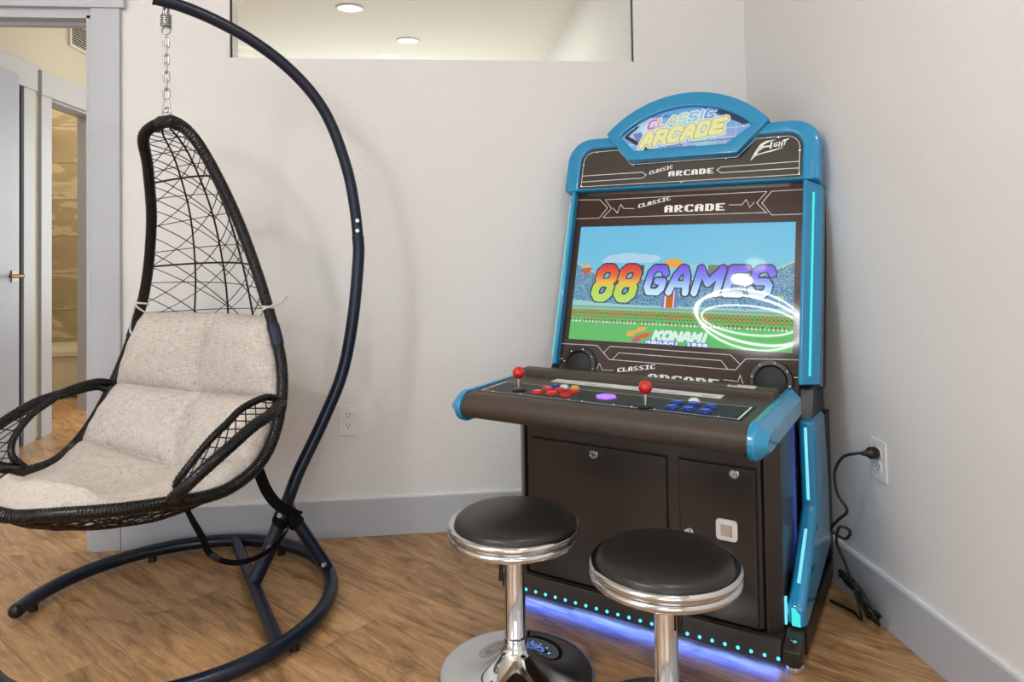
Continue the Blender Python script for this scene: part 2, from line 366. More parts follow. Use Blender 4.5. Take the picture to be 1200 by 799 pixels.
# baseboards
BH, BT = .1405, .016
def base(name, boxes):
    mb = MB()
    for b in boxes: mb.box(*b)
    o = mb.build(name, M['trim'], None, fix=False); o['kind'] = 'structure'; bevel(o, .002, 2)
    return o
base('baseboard_back', [(-1.178, ROOM_X1-BT, D-BT, D, 0, BH)])
base('baseboard_right', [(ROOM_X1-BT, ROOM_X1, ROOM_Y0, D, 0, BH)])
base('baseboard_left', [(ROOM_X0, ROOM_X0+BT, ROOM_Y0, D, 0, BH)])
lit_edge = MB().box(-1.178, ROOM_X1-BT, D-.008, D, BH, BH+.005).build('lit_edge_back', M['white_plastic']); lit_edge['kind'] = 'structure'  # added white strip standing for the lit top of the baseboard
lit_edge = MB().box(ROOM_X1-.008, ROOM_X1, ROOM_Y0, D, BH, BH+.005).build('lit_edge_right', M['white_plastic']); lit_edge['kind'] = 'structure'  # same lit-top strip along the right wall
# doorway casing
cas = MB().box(DX1, -1.178, D-.019, D, 0, 2.01)
o = cas.build('trim_1', M['trim']); o['kind'] = 'structure'; bevel(o, .0015, 1)
o = MB().box(DX0-.12, -1.160, D-.026, D, 2.01, 2.15).build('trim_2', M['trim']); o['kind'] = 'structure'; bevel(o, .0015, 1)
o = MB().box(DX0-.105, DX0, D-.019, D, 0, 2.01).build('trim_3', M['trim']); o['kind'] = 'structure'
j = MB().box(DX0, DX1, D-.004, D+T+.004, DH-.010, 2.01).box(DX0, DX1, D+.05, D+.09, DH-.022, DH-.010)
j.box(DX1-.02, DX1, D-.004, D+T, 0, DH).box(DX0-.0, DX0+.018, D-.004, D+T, 0, DH)
o = j.build('trim_6', M['trim'], fix=False); o['kind'] = 'structure'
# open door leaf, hinged on the doorway's left jamb
door = empty('door_1', (-2.134, D+T+.01, .012)); door['kind'] = 'structure'
dl = MB().box(-.036, 0, 0, .96, 0, 2.0).build('door_leaf', M['door'], door); bevel(dl, .002, 1)
lv = MB().box(0, .006, .885, .945, .935, .995)
lv.tube([(.003, .915, .965), (.048, .915, .965)], .009, 10).tube([(.046, .915, .965), (.047, .87, .965), (.045, .80, .967)], .0085, 10)
lv.build('door_handle', M['brass'], door, smooth=40)
# the back room and hall
HX = -2.364
hw = MB()
for y0, y1, z0, z1 in ((D+T, 3.62, 0, 2.75), (3.62, 4.32, 2.03, 2.75), (4.32, 4.629, 0, 2.75), (4.629, 5.25, 2.03, 2.75), (5.25, 7.5, 0, 2.75)): hw.box(HX-T, HX, y0, y1, z0, z1)
hw.build('wall_hall_left', M['hallwall'], fix=False)['kind'] = 'structure'
sbox('wall_hall_end', HX-T, 1.1, 7.5, 7.62, 0, 2.75, M['hallwall'])
sbox('wall_hall_right', .98, 1.1, D+T, 7.5, 0, 2.75, M['wall'])
sbox('ceiling_hall', -4.6, 1.1, D+T, 7.62, 2.745, 2.84, M['ceil'])
def door_set(nm, y0, y1, H, leaf):
    t = empty(nm, (HX, 0, 0)); t['kind'] = 'structure'
    c = MB().box(0, .018, y0-.113, y0, 0, H).box(0, .018, y1, y1+.113, 0, H); c.build('door_casing', M['trim'], t, fix=False)
    c = MB().box(0, .026, y0-.125, y1+.125, H, H+.145); c.build('door_head_casing', M['trim'], t)
    jm = MB().box(-T, 0, y0, y0+.016, 0, H).box(-T, 0, y1-.016, y1, 0, H).box(-T, 0, y0, y1, H-.014, H)
    jm.build('door_jamb', M['trim'], t, fix=False)
    if leaf: MB().box(-.09, -.05, y0+.018, y1-.018, .01, H-.016).build('door_leaf', M['door'], t)
    return t
door_set('door_2', 3.62, 4.335, 2.04, True)
door_set('door_3', 4.629, 5.245, 2.03, False)
o = MB().box(HX, HX+.014, D+T+.02, 3.5, 0, .14).build('baseboard_hall', M['trim']); o['kind'] = 'structure'
# air return grille on the hall wall
vg = empty('vent_grille', (HX, 4.86, 2.42), label='white louvred air vent high on the hall wall above the doors', cat='vent')
MB().box(0, .006, .02, .58, .015, .165).build('vent_back', M['vent_dark'], vg)
vf = MB().box(0, .014, 0, .022, 0, .18).box(0, .014, .578, .6, 0, .18).box(0, .014, .022, .578, 0, .016).box(0, .014, .022, .578, .164, .18)
vf.build('vent_frame', M['vent'], vg, fix=False)
sl0 = None
for k in range(9):
    sm = MB().prism_x([(0, 0), (0, 0), (0, 0)], 0, 0) if False else MB().add([(.005, .022, 0), (.013, .022, -.007), (.013, .578, -.007), (.005, .578, 0), (.005, .022, .003), (.013, .022, -.004), (.013, .578, -.004), (.005, .578, .003)], [(0,1,2,3),(4,7,6,5),(0,4,5,1),(1,5,6,2),(2,6,7,3),(3,7,4,0)])
    if sl0 is None: sl0 = sm.mesh('slat'); sl0.materials.append(M['vent'])
    s_ = link('slat', sl0, None, vg); s_.location = (0, 0, .028+k*.0163)
# bathroom beyond door_3
sbox('wall_bath_front', -4.5, HX-T, 3.9, 4.0, 0, 2.75, M['hallwall'])
sbox('wall_bath_left', -4.62, -4.5, 3.9, 6.8, 0, 2.75, M['hallwall'])
TY = 6.32
wbk = sbox('wall_bath_back', -4.5, HX-T, TY+.012, TY+.15, 0, 2.75, M['grout'])
tb = None
for r in range(9):
    for c in range(4):
        z0 = .29+r*.3065; x0 = -4.49+c*.61-(.3 if r % 2 else 0); x1 = x0+.606
        x0 = max(x0, -4.49); x1 = min(x1, HX-T-.004); z1 = min(z0+.3025, 2.74)
        if x1-x0 < .03 or z1-z0 < .03: continue
        MB().box(x0, x1, TY, TY+.012, z0, z1).build('tile', M['tile'], wbk)
sbox('wall_bath_shower_left', -4.5, -4.44, 5.75, TY, 0, 2.75, M['grout'])
tub = empty('bathtub', (-3.5, 5.72, 0), label='white bathtub below the stone tiled bathroom wall', cat='bathtub')
tm = MB().box(-.92, .98, 0, .59, 0, .30); tbo = tm.build('apron', M['tub'], tub); bevel(tbo, .02, 3)
MB().box(-.93, .99, -.012, .59, .30, .335).build('rim', M['tub'], tub)
sd = empty('shower_door', (0, 5.77, .34), label='frameless shower door edge with black upright rail and hinge brackets', cat='shower door')
MB().box(-3.36, -3.325, -.012, .012, 0, 1.9).build('rail', M['black_frame'], sd)
MB().box(-3.43, -3.36, -.02, .02, 1.60, 1.68).build('hinge', M['black_frame'], sd)
MB().box(-3.43, -3.36, -.02, .02, .16, .24).build('hinge', M['black_frame'], sd)
MB().box(-4.3, -3.36, -.004, .004, 0, 1.9).build('glass_panel', M['glass'], sd)
# recessed lights seen through the high window
for (x, y, lb) in ((-.592, 5.013, 'round recessed ceiling light through the high window, nearer and larger one'), (-.227, 5.807, 'round recessed ceiling light through the high window, farther and smaller one')):
    t = empty('recessed_light', (x, y, 2.745), label=lb, cat='ceiling light', group='recessed lights in the back room')
    MB().lathe([(.095, 0), (.095, -.006), (.075, -.010), (.072, -.004), (.072, 0)], 32).build('trim_ring', M['white_plastic'], t, True)
    MB().lathe([(.0, -.004), (.072, -.004), (.072, -.002), (0, -.002)], 32).build('lens', M['lens'], t)

# ring lamp hanging in the room behind the camera (mirrored in the game screen)
rl = empty('ring_lamp', (-1.5, .22, 2.42), label='ceiling lamp of looped glowing rings hanging in the room', cat='lamp')
for k, (r, tx, ty) in enumerate(((.42, 2, 3), (.36, -7, 5), (.40, 7, -5))):
    pts = [Matrix.Rotation(math.radians(tx), 3, 'X') @ Matrix.Rotation(math.radians(ty), 3, 'Y') @ Vector((r*math.cos(a), r*math.sin(a), 0)) for a in np.linspace(0, 2*PI, 64, endpoint=False)]
    MB().tube(pts, (.0050, .0028, .0032)[k], 8, closed=True).build('glowing_ring', M['lamp'], rl, True)
hp = MB()
for a in (0, 2.1, 4.2): hp.tube([(.41*math.cos(a), .41*math.sin(a), .01), (0, 0, CEIL-2.42-.02)], .0015, 5)
hp.build('suspension_wire', M['galv'], rl)
MB().lathe([(.0, 0), (.08, 0), (.08, .03), (0, .03)], 24, (0, 0, CEIL-2.42-.03)).build('ceiling_rose', M['rose_glow'], rl)  # glow added to the rose for the bright spot mirrored in the screen

# ------------------------------------------------------------------ outlets
def outlet(loc, rz, label, plugged=False):
    t = empty('wall_outlet', loc, rz, label=label, cat='outlet', group='wall outlets')
    p = MB().box(-.0355, .0355, 0, .005, -.0595, .0595).build('cover_plate', M['white_plastic'], t); bevel(p, .003, 2)
    for s in (-1, 1):
        zc = s*.0205
        q = MB().lathe([(0, .0), (.0165, 0), (.0165, .0075), (0, .0075)], 24, (0, 0, zc), 'y'); 
        for i, v in enumerate(q.v): q.v[i] = (v[0], -v[1]-.0, v[2]) if False else (v[0], .0+(.0068 if v[1] < -.003 else 0.0)*1, v[2])
        q.build('receptacle', M['white_plastic'], t)
        sb = MB().box(-.0075, -.0052, .0066, .0072, zc-.001, zc+.0075).box(.0052, .0072, .0066, .0072, zc+.000, zc+.0065).lathe([(0, 0), (.0026, 0)], 10, (0, 0, 0), 'y')
        sb.v = sb.v[:16]; sb.f = sb.f[:12]; sb.mi = sb.mi[:12]
        sb.box(-.0024, .0024, .0066, .0072, zc-.0085, zc-.0045).build('slot', M['slot'], t, fix=False)
    return t
outlet((-.354, D, .440), PI, 'white duplex wall outlet with both sockets empty beside the swing chair pole')
out2 = outlet((ROOM_X1, 1.975, .465), PI/2, 'white duplex wall outlet with a black plug on the right wall', True)

# ------------------------------------------------------------------ pixel canvas helpers (flat printed / displayed pictures)
class Canvas:
    def __init__(s, W, H, aspect):
        s.W, s.H = W, H; s.a = np.zeros((H, W, 3)); s.X, s.Y = np.meshgrid((np.arange(W)+.5)/W*aspect, (np.arange(H)+.5)/H); s.asp = aspect
    def fill(s, mask, c):
        if callable(c): s.a[mask] = c(s.X, s.Y)[mask]
        else: s.a[mask] = np.array(c)/255
    def rect(s, x0, y0, x1, y1, c): s.fill((s.X >= x0*s.asp) & (s.X < x1*s.asp) & (s.Y >= y0) & (s.Y < y1), c)
    def poly(s, P, c):
        m = np.zeros(s.X.shape, bool); n = len(P)
        for i in range(n):
            (x0, y0), (x1, y1) = P[i], P[(i+1) % n]; x0 *= s.asp; x1 *= s.asp
            if y0 == y1: continue
            m ^= ((s.Y > y0) != (s.Y > y1)) & (s.X < (x1-x0)*(s.Y-y0)/(y1-y0)+x0)
        s.fill(m, c); return m
    def dist(s, lines):
        d = np.full(s.X.shape, 9.)
        for L in lines:
            for (x0, y0), (x1, y1) in zip(L[:-1], L[1:]):
                dx, dy = x1-x0, y1-y0; l = dx*dx+dy*dy+1e-12
                t = np.clip(((s.X-x0)*dx+(s.Y-y0)*dy)/l, 0, 1); d = np.minimum(d, np.hypot(s.X-x0-t*dx, s.Y-y0-t*dy))
        return d
    def mesh(s, name, xf, mt, parent, keep=None):
        W, H = s.W, s.H
        u, v = np.meshgrid(np.arange(W+1)/W, np.arange(H+1)/H)
        co = xf(u.ravel(), 1-v.ravel())
        i = (np.arange(H)[:, None]*(W+1)+np.arange(W)[None]).ravel()
        q = np.stack([i, i+W+1, i+W+2, i+1], 1)
        me = bpy.data.meshes.new(name); me.vertices.add(len(co)); me.vertices.foreach_set('co', co.ravel())
        me.loops.add(q.size); me.loops.foreach_set('vertex_index', q.ravel()); me.polygons.add(len(q))
        me.polygons.foreach_set('loop_start', np.arange(len(q))*4); me.polygons.foreach_set('loop_total', np.full(len(q), 4)); me.update(calc_edges=True)
        ca = me.color_attributes.new('Col', 'FLOAT_COLOR', 'CORNER')
        c = np.clip(s.a, 0, 1); c = np.where(c <= .04045, c/12.92, ((c+.055)/1.055)**2.4)
        c = np.concatenate([c.reshape(-1, 3), np.ones((W*H, 1))], 1); ca.data.foreach_set('color', np.repeat(c, 4, 0).ravel().astype(np.float32))
        if keep is not None:
            bm = bmesh.new(); bm.from_mesh(me); bm.faces.ensure_lookup_table()
            bmesh.ops.delete(bm, geom=[f for f, k_ in zip(bm.faces, keep.ravel()) if not k_], context='FACES'); bm.to_mesh(me); bm.free()
        return link(name, me, mt, parent)
# stroke alphabet in a unit cell (x 0..1, y 0 top..1 bottom)
GL = {'A': [[(0, 1), (.18, .3), (.42, 0), (.58, 0), (.82, .3), (1, 1)], [(.12, .66), (.88, .66)]],
 'C': [[(1, .18), (.82, 0), (.2, 0), (0, .2), (0, .8), (.2, 1), (.82, 1), (1, .82)]],
 'D': [[(0, 0), (.7, 0), (1, .25), (1, .75), (.7, 1), (0, 1), (0, 0)]],
 'E': [[(1, 0), (0, 0), (0, 1), (1, 1)], [(0, .5), (.8, .5)]], 'F': [[(1, 0), (0, 0), (0, 1)], [(0, .5), (.8, .5)]],
 'G': [[(1, .2), (.82, 0), (.2, 0), (0, .2), (0, .8), (.2, 1), (.8, 1), (1, .85), (1, .55), (.6, .55)]],
 'H': [[(0, 0), (0, 1)], [(1, 0), (1, 1)], [(0, .5), (1, .5)]], 'I': [[(.5, 0), (.5, 1)]],
 'K': [[(0, 0), (0, 1)], [(1, 0), (0, .55)], [(.35, .4), (1, 1)]], 'L': [[(0, 0), (0, 1), (1, 1)]],
 'M': [[(0, 1), (0, 0), (.5, .6), (1, 0), (1, 1)]], 'N': [[(0, 1), (0, 0), (1, 1), (1, 0)]],
 'O': [[(.2, 0), (.8, 0), (1, .2), (1, .8), (.8, 1), (.2, 1), (0, .8), (0, .2), (.2, 0)]],
 'R': [[(0, 1), (0, 0), (.75, 0), (1, .15), (1, .4), (.75, .55), (0, .55)], [(.55, .55), (1, 1)]],
 'S': [[(1, .18), (.82, 0), (.2, 0), (0, .15), (0, .35), (.2, .5), (.8, .5), (1, .65), (1, .85), (.8, 1), (.18, 1), (0, .82)]],
 'T': [[(0, 0), (1, 0)], [(.5, 0), (.5, 1)]],
 '8': [[(.25, 0), (.75, 0), (1, .14), (1, .36), (.8, .5), (.2, .5), (0, .64), (0, .86), (.25, 1), (.75, 1), (1, .86), (1, .64), (.8, .5), (.2, .5), (0, .36), (0, .14), (.25, 0)]],
 '9': [[(1, .45), (.2, .5), (0, .4), (0, .12), (.2, 0), (.8, 0), (1, .15), (1, .85), (.8, 1), (.1, 1)]], '1': [[(.2, .2), (.5, 0), (.5, 1)], [(.15, 1), (.85, 1)]]}
def word(txt, x0, y0, x1, y1, shear=0., gap=.28, rise=0., widths=None):
    """strokes of a word in canvas units; rise lifts the right end"""
    n = len(txt); ws = [(widths or {}).get(c, .45 if c == 'I' else 1) for c in txt]
    tot = sum(ws)+gap*(n-1); u = (x1-x0)/tot; x = x0; out = []
    for c, w in zip(txt, ws):
        cw = w*u; L = []
        for st in GL.get(c, []):
            L.append([(x+a*cw+(1-b)*(y1-y0)*shear, y0+b*(y1-y0)-rise*((x+a*cw-x0)/(x1-x0))) for a, b in st])
        out.append(L); x += cw+gap*u
    return out

# ------------------------------------------------------------------ arcade cabinet
TH = -.6458
root = bpy.data.objects.new('arcade_cabinet', None); COL.objects.link(root)
O = Vector((.88084, 1.76994, 0)); ud = Vector((math.cos(TH), math.sin(TH), 0))
root.location = O-ud*.425; root.rotation_euler = (0, 0, TH)
tag(root, 'blue and black upright arcade game cabinet with a lit screen in the room corner', 'arcade game')
Et = Vector((0, .29, .957)).normalized(); Nf = Vector((0, -Et.z, Et.y)); P0 = Vector((0, .364, .765))
def pan(s, t, off=0.): return P0+Vector((s, 0, 0))+Et*t+Nf*off
def vz(z, off=0.): return .364+(z-.765)*.303-off     # panel plane depth at height z
# base
b = MB().box(-.40, .40, .012, .55, .045, .083); o = b.build('base_frame', M['black_body'], root)
b = MB().box(-.397, .397, 0, .012, .020, .080); o = b.build('plinth_panel', mat('plinth_grey_metal', (82, 78, 74), .3, metal=.4), root); bevel(o, .001, 1)
ledm = MB().lathe([(0, 0), (.0042, 0), (.0042, .002), (0, .002)], 12, (0, 0, 0), 'y').mesh('led_dot'); ledm.materials.append(M['led_dot'])
for k in range(24):
    l = link('led_dot', ledm, None, root); l.location = (-.391+k*.034, -.0002, .034)
st = bpy.data.lights.new('base_led_strip', 'AREA'); st.shape = 'RECTANGLE'; st.size = .78; st.size_y = .012; st.energy = 1.0; st.color = (.05, .16, 1)
so = bpy.data.objects.new('base_led_strip_lamp', st); COL.objects.link(so); so.parent = root; so.location = (0, .004, .0185); so.rotation_euler = (0, 0, 0)
for sx in (-1, 1):
    # foot blocks and rails
    r_ = MB().prism_x([(.065, .025), (.56, .025), (.56, .092), (.065, .092)], sx*.397, sx*.451); o = r_.build('side_rail', M['black'], root); bevel(o, .003, 1)
    fb = MB().prism_x([(-.002, .022), (.064, .022), (.064, .092), (-.002, .060)], sx*.400, sx*.446); o = fb.build('foot_block', M['black_body'], root); bevel(o, .004, 1)
    MB().lathe([(0, 0), (.009, 0), (.009, .004), (0, .006)], 16, (sx*.426, .026, .0735)).build('bolt', M['chrome'], root, 30)
    for yy in (.03, .50):
        lf = MB().lathe([(0, 0), (.024, 0), (.026, .004), (.024, .016), (.020, .018), (.019, .010), (.009, .009), (.009, .020), (.0105, .022), (.009, .024), (.0105, .028), (.009, .032), (.0105, .036), (.009, .04), (0, .04)], 28)
        o = lf.build('levelling_foot', M['chrome'], root, 40); o.location = (sx*.425, yy, 0)
# body
b = MB(); b.prism_x([(.01, .083), (.01, .635), (.30, .635), (.62, .635), (.62, .083)], -.36, .36); o = b.build('lower_body', M['black_body'], root); bevel(o, .012, 1)
for sx in (-1, 1):
    pl_ = [(.3602, .0125), (.366, .0125), (.3985, .050), (.3985, .56), (.3602, .56)]
    o = MB().add([(sx*x_, y_, .083) for x_, y_ in pl_]+[(sx*x_, y_, .62) for x_, y_ in pl_], [(0, 1, 2, 3, 4), (9, 8, 7, 6, 5)]+[(i, (i+1) % 5, (i+1) % 5+5, i+5) for i in range(5)]).build('body_side', M['black_body'], root); bevel(o, .002, 1)
b = MB().prism_x([(.44, .10), (.40, .72), (.52, 1.30), (.60, 1.35), (.665, 1.28), (.665, .10)], -.37, .37); o = b.build('rear_housing', M['black_body'], root); bevel(o, .01, 1)
for (x0, x1, lb) in ((-.337, .101, 'wide black door left of the centre post'), (.138, .343, 'narrow black door with the coin return plate')):
    d_ = MB().box(x0, x1, .001, .0098, .095, .506).build('door', M['black_panel'], root); bevel(d_, .002, 2)
    gq = MB().box(x0-.0035, x1+.0035, .0088, .0105, .0915, .5095).build('door_gap', M['slot'], root)
    d_['label'] = lb
def lock(x, z, y=.001):
    mb = MB().lathe([(0, 0), (.0135, 0), (.0135, .003), (.011, .005), (.0095, .004), (.0085, .0065), (0, .0065)], 28, (x, y, z), 'y'); o = mb.build('lock', M['chrome_soft'], root, 30)
    MB().box(x-.001, x+.001, y-.0072, y-.006, z-.004, z+.004).build('keyhole', M['slot'], o)
lock(-.119, .484); lock(.289, .489); lock(.163, .311)
rr_ = [(cx_+.010*math.cos(q), cz_+.010*math.sin(q)) for cx_, cz_, a_ in ((.286, .3555, 0), (.249, .3555, 90), (.249, .320, 180), (.286, .320, 270)) for q in np.linspace(math.radians(a_), math.radians(a_+90), 6)]
nr = len(rr_); pl = MB().add([(x_, -.007, z_) for x_, z_ in rr_]+[(x_, .001, z_) for x_, z_ in rr_], [tuple(range(nr)), tuple(range(nr, 2*nr))[::-1]]+[(i, (i+1) % nr, (i+1) % nr+nr, i+nr) for i in range(nr)]).build('coin_return', M['white_plastic'], root); bevel(pl, .0015, 2); pl['label'] = 'white square coin return frame'
MB().box(.253, .283, -.009, -.006, .323, .353).build('coin_flap', M['chrome_soft'], pl)
# wings
for sx in (-1, 1):
    # lower wing
    prof = [(.262, .585), (.47, .575), (.525, .33), (.535, .14), (.10, .092), (.052, .095), (.045, .152), (.285, .33)]
    w_ = MB().prism_x(prof, sx*.405, sx*.452); o = w_.build('side_wing', M['blue'], root); bevel(o, .011, 1, 50); o['label'] = 'glossy blue lower side wing, bent inward at mid height'
    w2 = MB().prism_x([(.46, .56), (.56, .56), (.575, .10), (.53, .10), (.515, .33)], sx*.40, sx*.4525).build('wing_back', M['black'], root)
    xm = sx*.4275
    def bar(name, y0, z0, y1, z1, hw, m, off=.0015):
        d = Vector((0, y1-y0, z1-z0)).normalized(); nn = Vector((0, -d.z, d.y)) if d.z > 0 else Vector((0, d.z, -d.y))
        a = Vector((0, y0, z0)); c = Vector((0, y1, z1)); X_ = Vector((1, 0, 0)); vs = []
        for p in (a, c):
            for q in (-hw, hw):
                for e in (-.003, off): vs.append(p+X_*(xm+q)+nn*e)
        return MB().add(vs, [(0, 1, 3, 2), (4, 6, 7, 5), (0, 4, 5, 1), (2, 3, 7, 6), (1, 5, 7, 3), (0, 2, 6, 4)]).build(name, m, root)
    bar('light_strip', .2832, .355, .2645, .567, .0042, M['led_pale'])
    bar('light_strip', .100, .192, .232, .289, .0042, M['led_pale'])
    q = MB().add([(xm-.010, .0485, .102), (xm+.011, .0485, .102), (xm+.011, .0435, .134), (xm-.002, .042, .148), (xm-.010, .042, .148),
                  (xm-.010, .056, .102), (xm+.011, .056, .102), (xm+.011, .052, .134), (xm-.002, .050, .148), (xm-.010, .050, .148)],
                 [(0, 1, 2, 3, 4), (9, 8, 7, 6, 5)]+[(i, (i+1) % 5, (i+1) % 5+5, i+5) for i in range(5)]); q.build('tip_light', M['cyan'], root)
    MB().box(sx*.3995, sx*.4045, .050, .060, .100, .170).build('inner_light', M['led_pale'], root)
    # neck
    o = MB().prism_x([(.30, .56), (.345, .66), (.37, .70), (.52, .70), (.54, .56)], sx*.395, sx*.440).build('neck', M['black'], root)
    # upper bezel column
    F0 = .030; z0, z1 = .665, 1.288
    tz = lambda z: (z-.765)/.957
    sec = [(.403, -.02), (.403, .030), (.413, .034), (.449, -.021), (.4535, -.030), (.4535, -.100), (.403, -.085)]
    vs = []
    for t_, sh in ((tz(z0)+.006, 0.), (tz(z1), 0.)):
        for x_, o_f in sec: vs.append(pan(sx*x_, t_+(.012 if (t_ < 0 and x_ > .44) else 0), o_f))
    n7 = len(sec)
    c_ = MB().add(vs, [tuple(range(n7)), tuple(range(n7, 2*n7))]+[(i, (i+1) % n7, (i+1) % n7+n7, i+n7) for i in range(n7)])
    o = c_.build('side_bezel', M['blue'], root); bevel(o, .0025, 2, 20); o['label'] = 'glossy blue upright bezel with a cyan light strip'
    t0_, t1_ = tz(.700), tz(1.255); va = []
    for t_ in (t0_, t1_):
        for x_, o_f in ((.4287, .0102), (.4335, .0028), (.4345, .0038), (.4297, .0112)): va.append(pan(sx*x_, t_, o_f))
    MB().add(va, [(0, 1, 2, 3), (4, 5, 6, 7)]+[(i, (i+1) % 4, (i+1) % 4+4, i+4) for i in range(4)]).build('light_strip', M['cyan'], root)
    MB().prism_x([(vz(z0, 0)+.09, z0-.02), (vz(z0, 0)+.16, z0-.02), (vz(z1, 0)+.12, z1-.002), (vz(z1, 0)+.08, z1-.002)], sx*.40, sx*.4535).build('bezel_back', M['black'], root)
    lamp = bpy.data.lights.new('wing_led', 'AREA'); lamp.shape = 'RECTANGLE'; lamp.size = .5; lamp.size_y = .01; lamp.energy = .02; lamp.color = (.12, .16, 1)
    lo = bpy.data.objects.new('wing_led_lamp', lamp); COL.objects.link(lo); lo.parent = root; lo.location = (sx*.4035, .26, .40); lo.rotation_euler = (0, -sx*math.radians(-90), 0) if False else Vector((-sx, -.6, 0)).to_track_quat('-Z', 'X').to_euler()
# marquee frame
TM0 = (1.290-.765)/.957
def arc(cx, cy, r, a0, a1, n): return [(cx+r*math.cos(a), cy+r*math.sin(a)) for a in np.linspace(math.radians(a0), math.radians(a1), n)]
def emb_arc(half, t0, t1, n=25):
    sag = t1-t0; R = (half*half+sag*sag)/(2*sag); cy = t1-R; a = math.asin(half/R)
    return [(R*math.sin(q), cy+R*math.cos(q)) for q in np.linspace(a, -a, n)]
outer = [(-.453, TM0), (.453, TM0)]+arc(.363, .672, .090, 0, 90, 10)+arc(-.363, .672, .090, 90, 180, 10)
wo = [(-.397, TM0+.012), (.397, TM0+.012)]+arc(.347, .667, .050, 0, 90, 8)+[(.245, .717), (.185, .655), (-.190, .655), (-.245, .717)]+arc(-.347, .667, .050, 90, 180, 8)
o = link('marquee_frame', plate(outer, [wo], .10, lambda a, b_, off: pan(a, b_, .030+off)), M['blue'], root); bevel(o, .010, 2, 50)
o = link('marquee_back', plate([(x*.985, TM0+(y-TM0)*.98) for x, y in outer], [], .03, lambda a, b_, off: pan(a, b_, -.071+off)), M['black'], root)
wi = [(x*.999, y) for x, y in wo]
mq = link('marquee_panel', plate(wi, [], .008, lambda a, b_, off: pan(a, b_, .020+off)), M['marquee'], root)
def inset(P, d):   # offset a polygon inward (counter-clockwise)
    n = len(P); out = []
    for i in range(n):
        a, b_, c = Vector(P[i-1]), Vector(P[i]), Vector(P[(i+1) % n]); d1 = (b_-a).normalized(); d2 = (c-b_).normalized()
        n1 = Vector((-d1.y, d1.x)); n2 = Vector((-d2.y, d2.x)); m_ = (n1+n2); m_ = m_/max(m_.dot(n1), .3); out.append(tuple(b_+m_*d))
    return out
def lines(mb, L, w, off):
    for P in L:
        for (a0, b0), (a1, b1) in zip(P[:-1], P[1:]):
            d = Vector((a1-a0, b1-b0)); 
            if d.length < 1e-6: continue
            d.normalize(); n_ = Vector((-d.y, d.x))*w/2; e = d*w/2
            q = [(a0-e.x+n_.x, b0-e.y+n_.y), (a0-e.x-n_.x, b0-e.y-n_.y), (a1+e.x-n_.x, b1+e.y-n_.y), (a1+e.x+n_.x, b1+e.y+n_.y)]
            mb.add([pan(x, y, off) for x, y in q], [(0, 1, 2, 3)])
PF = {'A': '0111011000111000111111111000111000110000', 'C': '', }
PIX = {'A': ['.###.', '##.##', '##.##', '#####', '##.##', '##.##', '##.##'], 'R': ['####.', '##.##', '##.##', '####.', '###..', '##.#.', '##.##'],
 'C': ['.####', '##..#', '##...', '##...', '##...', '##..#', '.####'], 'D': ['####.', '##.##', '##.##', '##.##', '##.##', '##.##', '####.'],
 'E': ['#####', '##...', '##...', '####.', '##...', '##...', '#####'], 'L': ['##...', '##...', '##...', '##...', '##...', '##..#', '#####'],
 'S': ['.####', '##...', '##...', '.###.', '...##', '...##', '####.'], 'I': ['#####', '..##.', '..##.', '..##.', '..##.', '..##.', '#####']}
def pixtext(mb, txt, s0, t0, s1, h, rise=0, off=.021):
    n = len(txt); cw = (s1-s0)/(n*5+(n-1)); ph = h/7
    for i, ch in enumerate(txt):
        for r, row in enumerate(PIX[ch]):
            k = 0
            while k < 5:
                if row[k] == '#':
                    k2 = k
                    while k2 < 5 and row[k2] == '#': k2 += 1
                    a0 = s0+(i*6+k)*cw; a1 = s0+(i*6+k2)*cw; y1 = t0+h-r*ph; y0 = y1-ph*1.02
                    ra, rb = rise*(a0-s0)/(s1-s0), rise*(a1-s0)/(s1-s0)
                    mb.add([pan(a0, y0+ra, off), pan(a1, y0+rb, off), pan(a1, y1+rb, off), pan(a0, y1+ra, off)], [(0, 1, 2, 3)]); k = k2
                else: k += 1
mo = .0206
pr = MB(); bd = inset(wo, .009); lines(pr, [bd+[bd[0]]], .0018, mo)
lines(pr, [[(-.386, .613), (-.149, .613), (-.132, .601), (-.146, .590), (-.386, .589)], [(.386, .615), (.136, .613), (.122, .603), (.137, .592), (.386, .592)]], .0022, mo)
pixtext(pr, 'CLASSIC', -.121, .601, -.036, .0135, .019, mo); pixtext(pr, 'ARCADE', -.049, .590, .112, .020, .002, mo)
# brush-lettered FIGHT
def blade(mb, P, off): mb.add([pan(a, b_, off) for a, b_ in P], [tuple(range(len(P)))])
FX = lambda x, y: (.232+(x-838)/3.636*.001255*1.0, .6275+(368-y)/3.636*.00262*.88)
import itertools
def fr(x, y):  # map reference artwork units to panel coordinates
    return (.232+(x-838)*(.355-.232)/(1005-838), .628+(368-y)*(.704-.628)/(368-268)+(x-838)*-.000030)
for P in ([(838, 368), (862, 318), (880, 290), (905, 275), (950, 270), (920, 280), (898, 292), (880, 312), (862, 345)],
          [(862, 318), (885, 300), (928, 296), (935, 302), (895, 308), (872, 326)],
          [(860, 340), (905, 326), (965, 312), (985, 309), (935, 326), (885, 337), (864, 345)],
          [(925, 283), (933, 282), (930, 312), (921, 313)], [(929, 280), (937, 279), (935, 284), (929, 285)],
          [(958, 282), (940, 288), (938, 303), (948, 306), (956, 300), (956, 293), (947, 295), (949, 299), (944, 300), (945, 291), (956, 287)],
          [(962, 281), (967, 280), (965, 290), (972, 289), (974, 279), (979, 278), (975, 306), (970, 306), (971, 294), (965, 295), (963, 307), (958, 307)],
          [(978, 274), (1006, 267), (1001, 274), (992, 277), (986, 300), (981, 301), (985, 279), (977, 280)]):
    blade(pr, [fr(x, y) for x, y in P], mo)
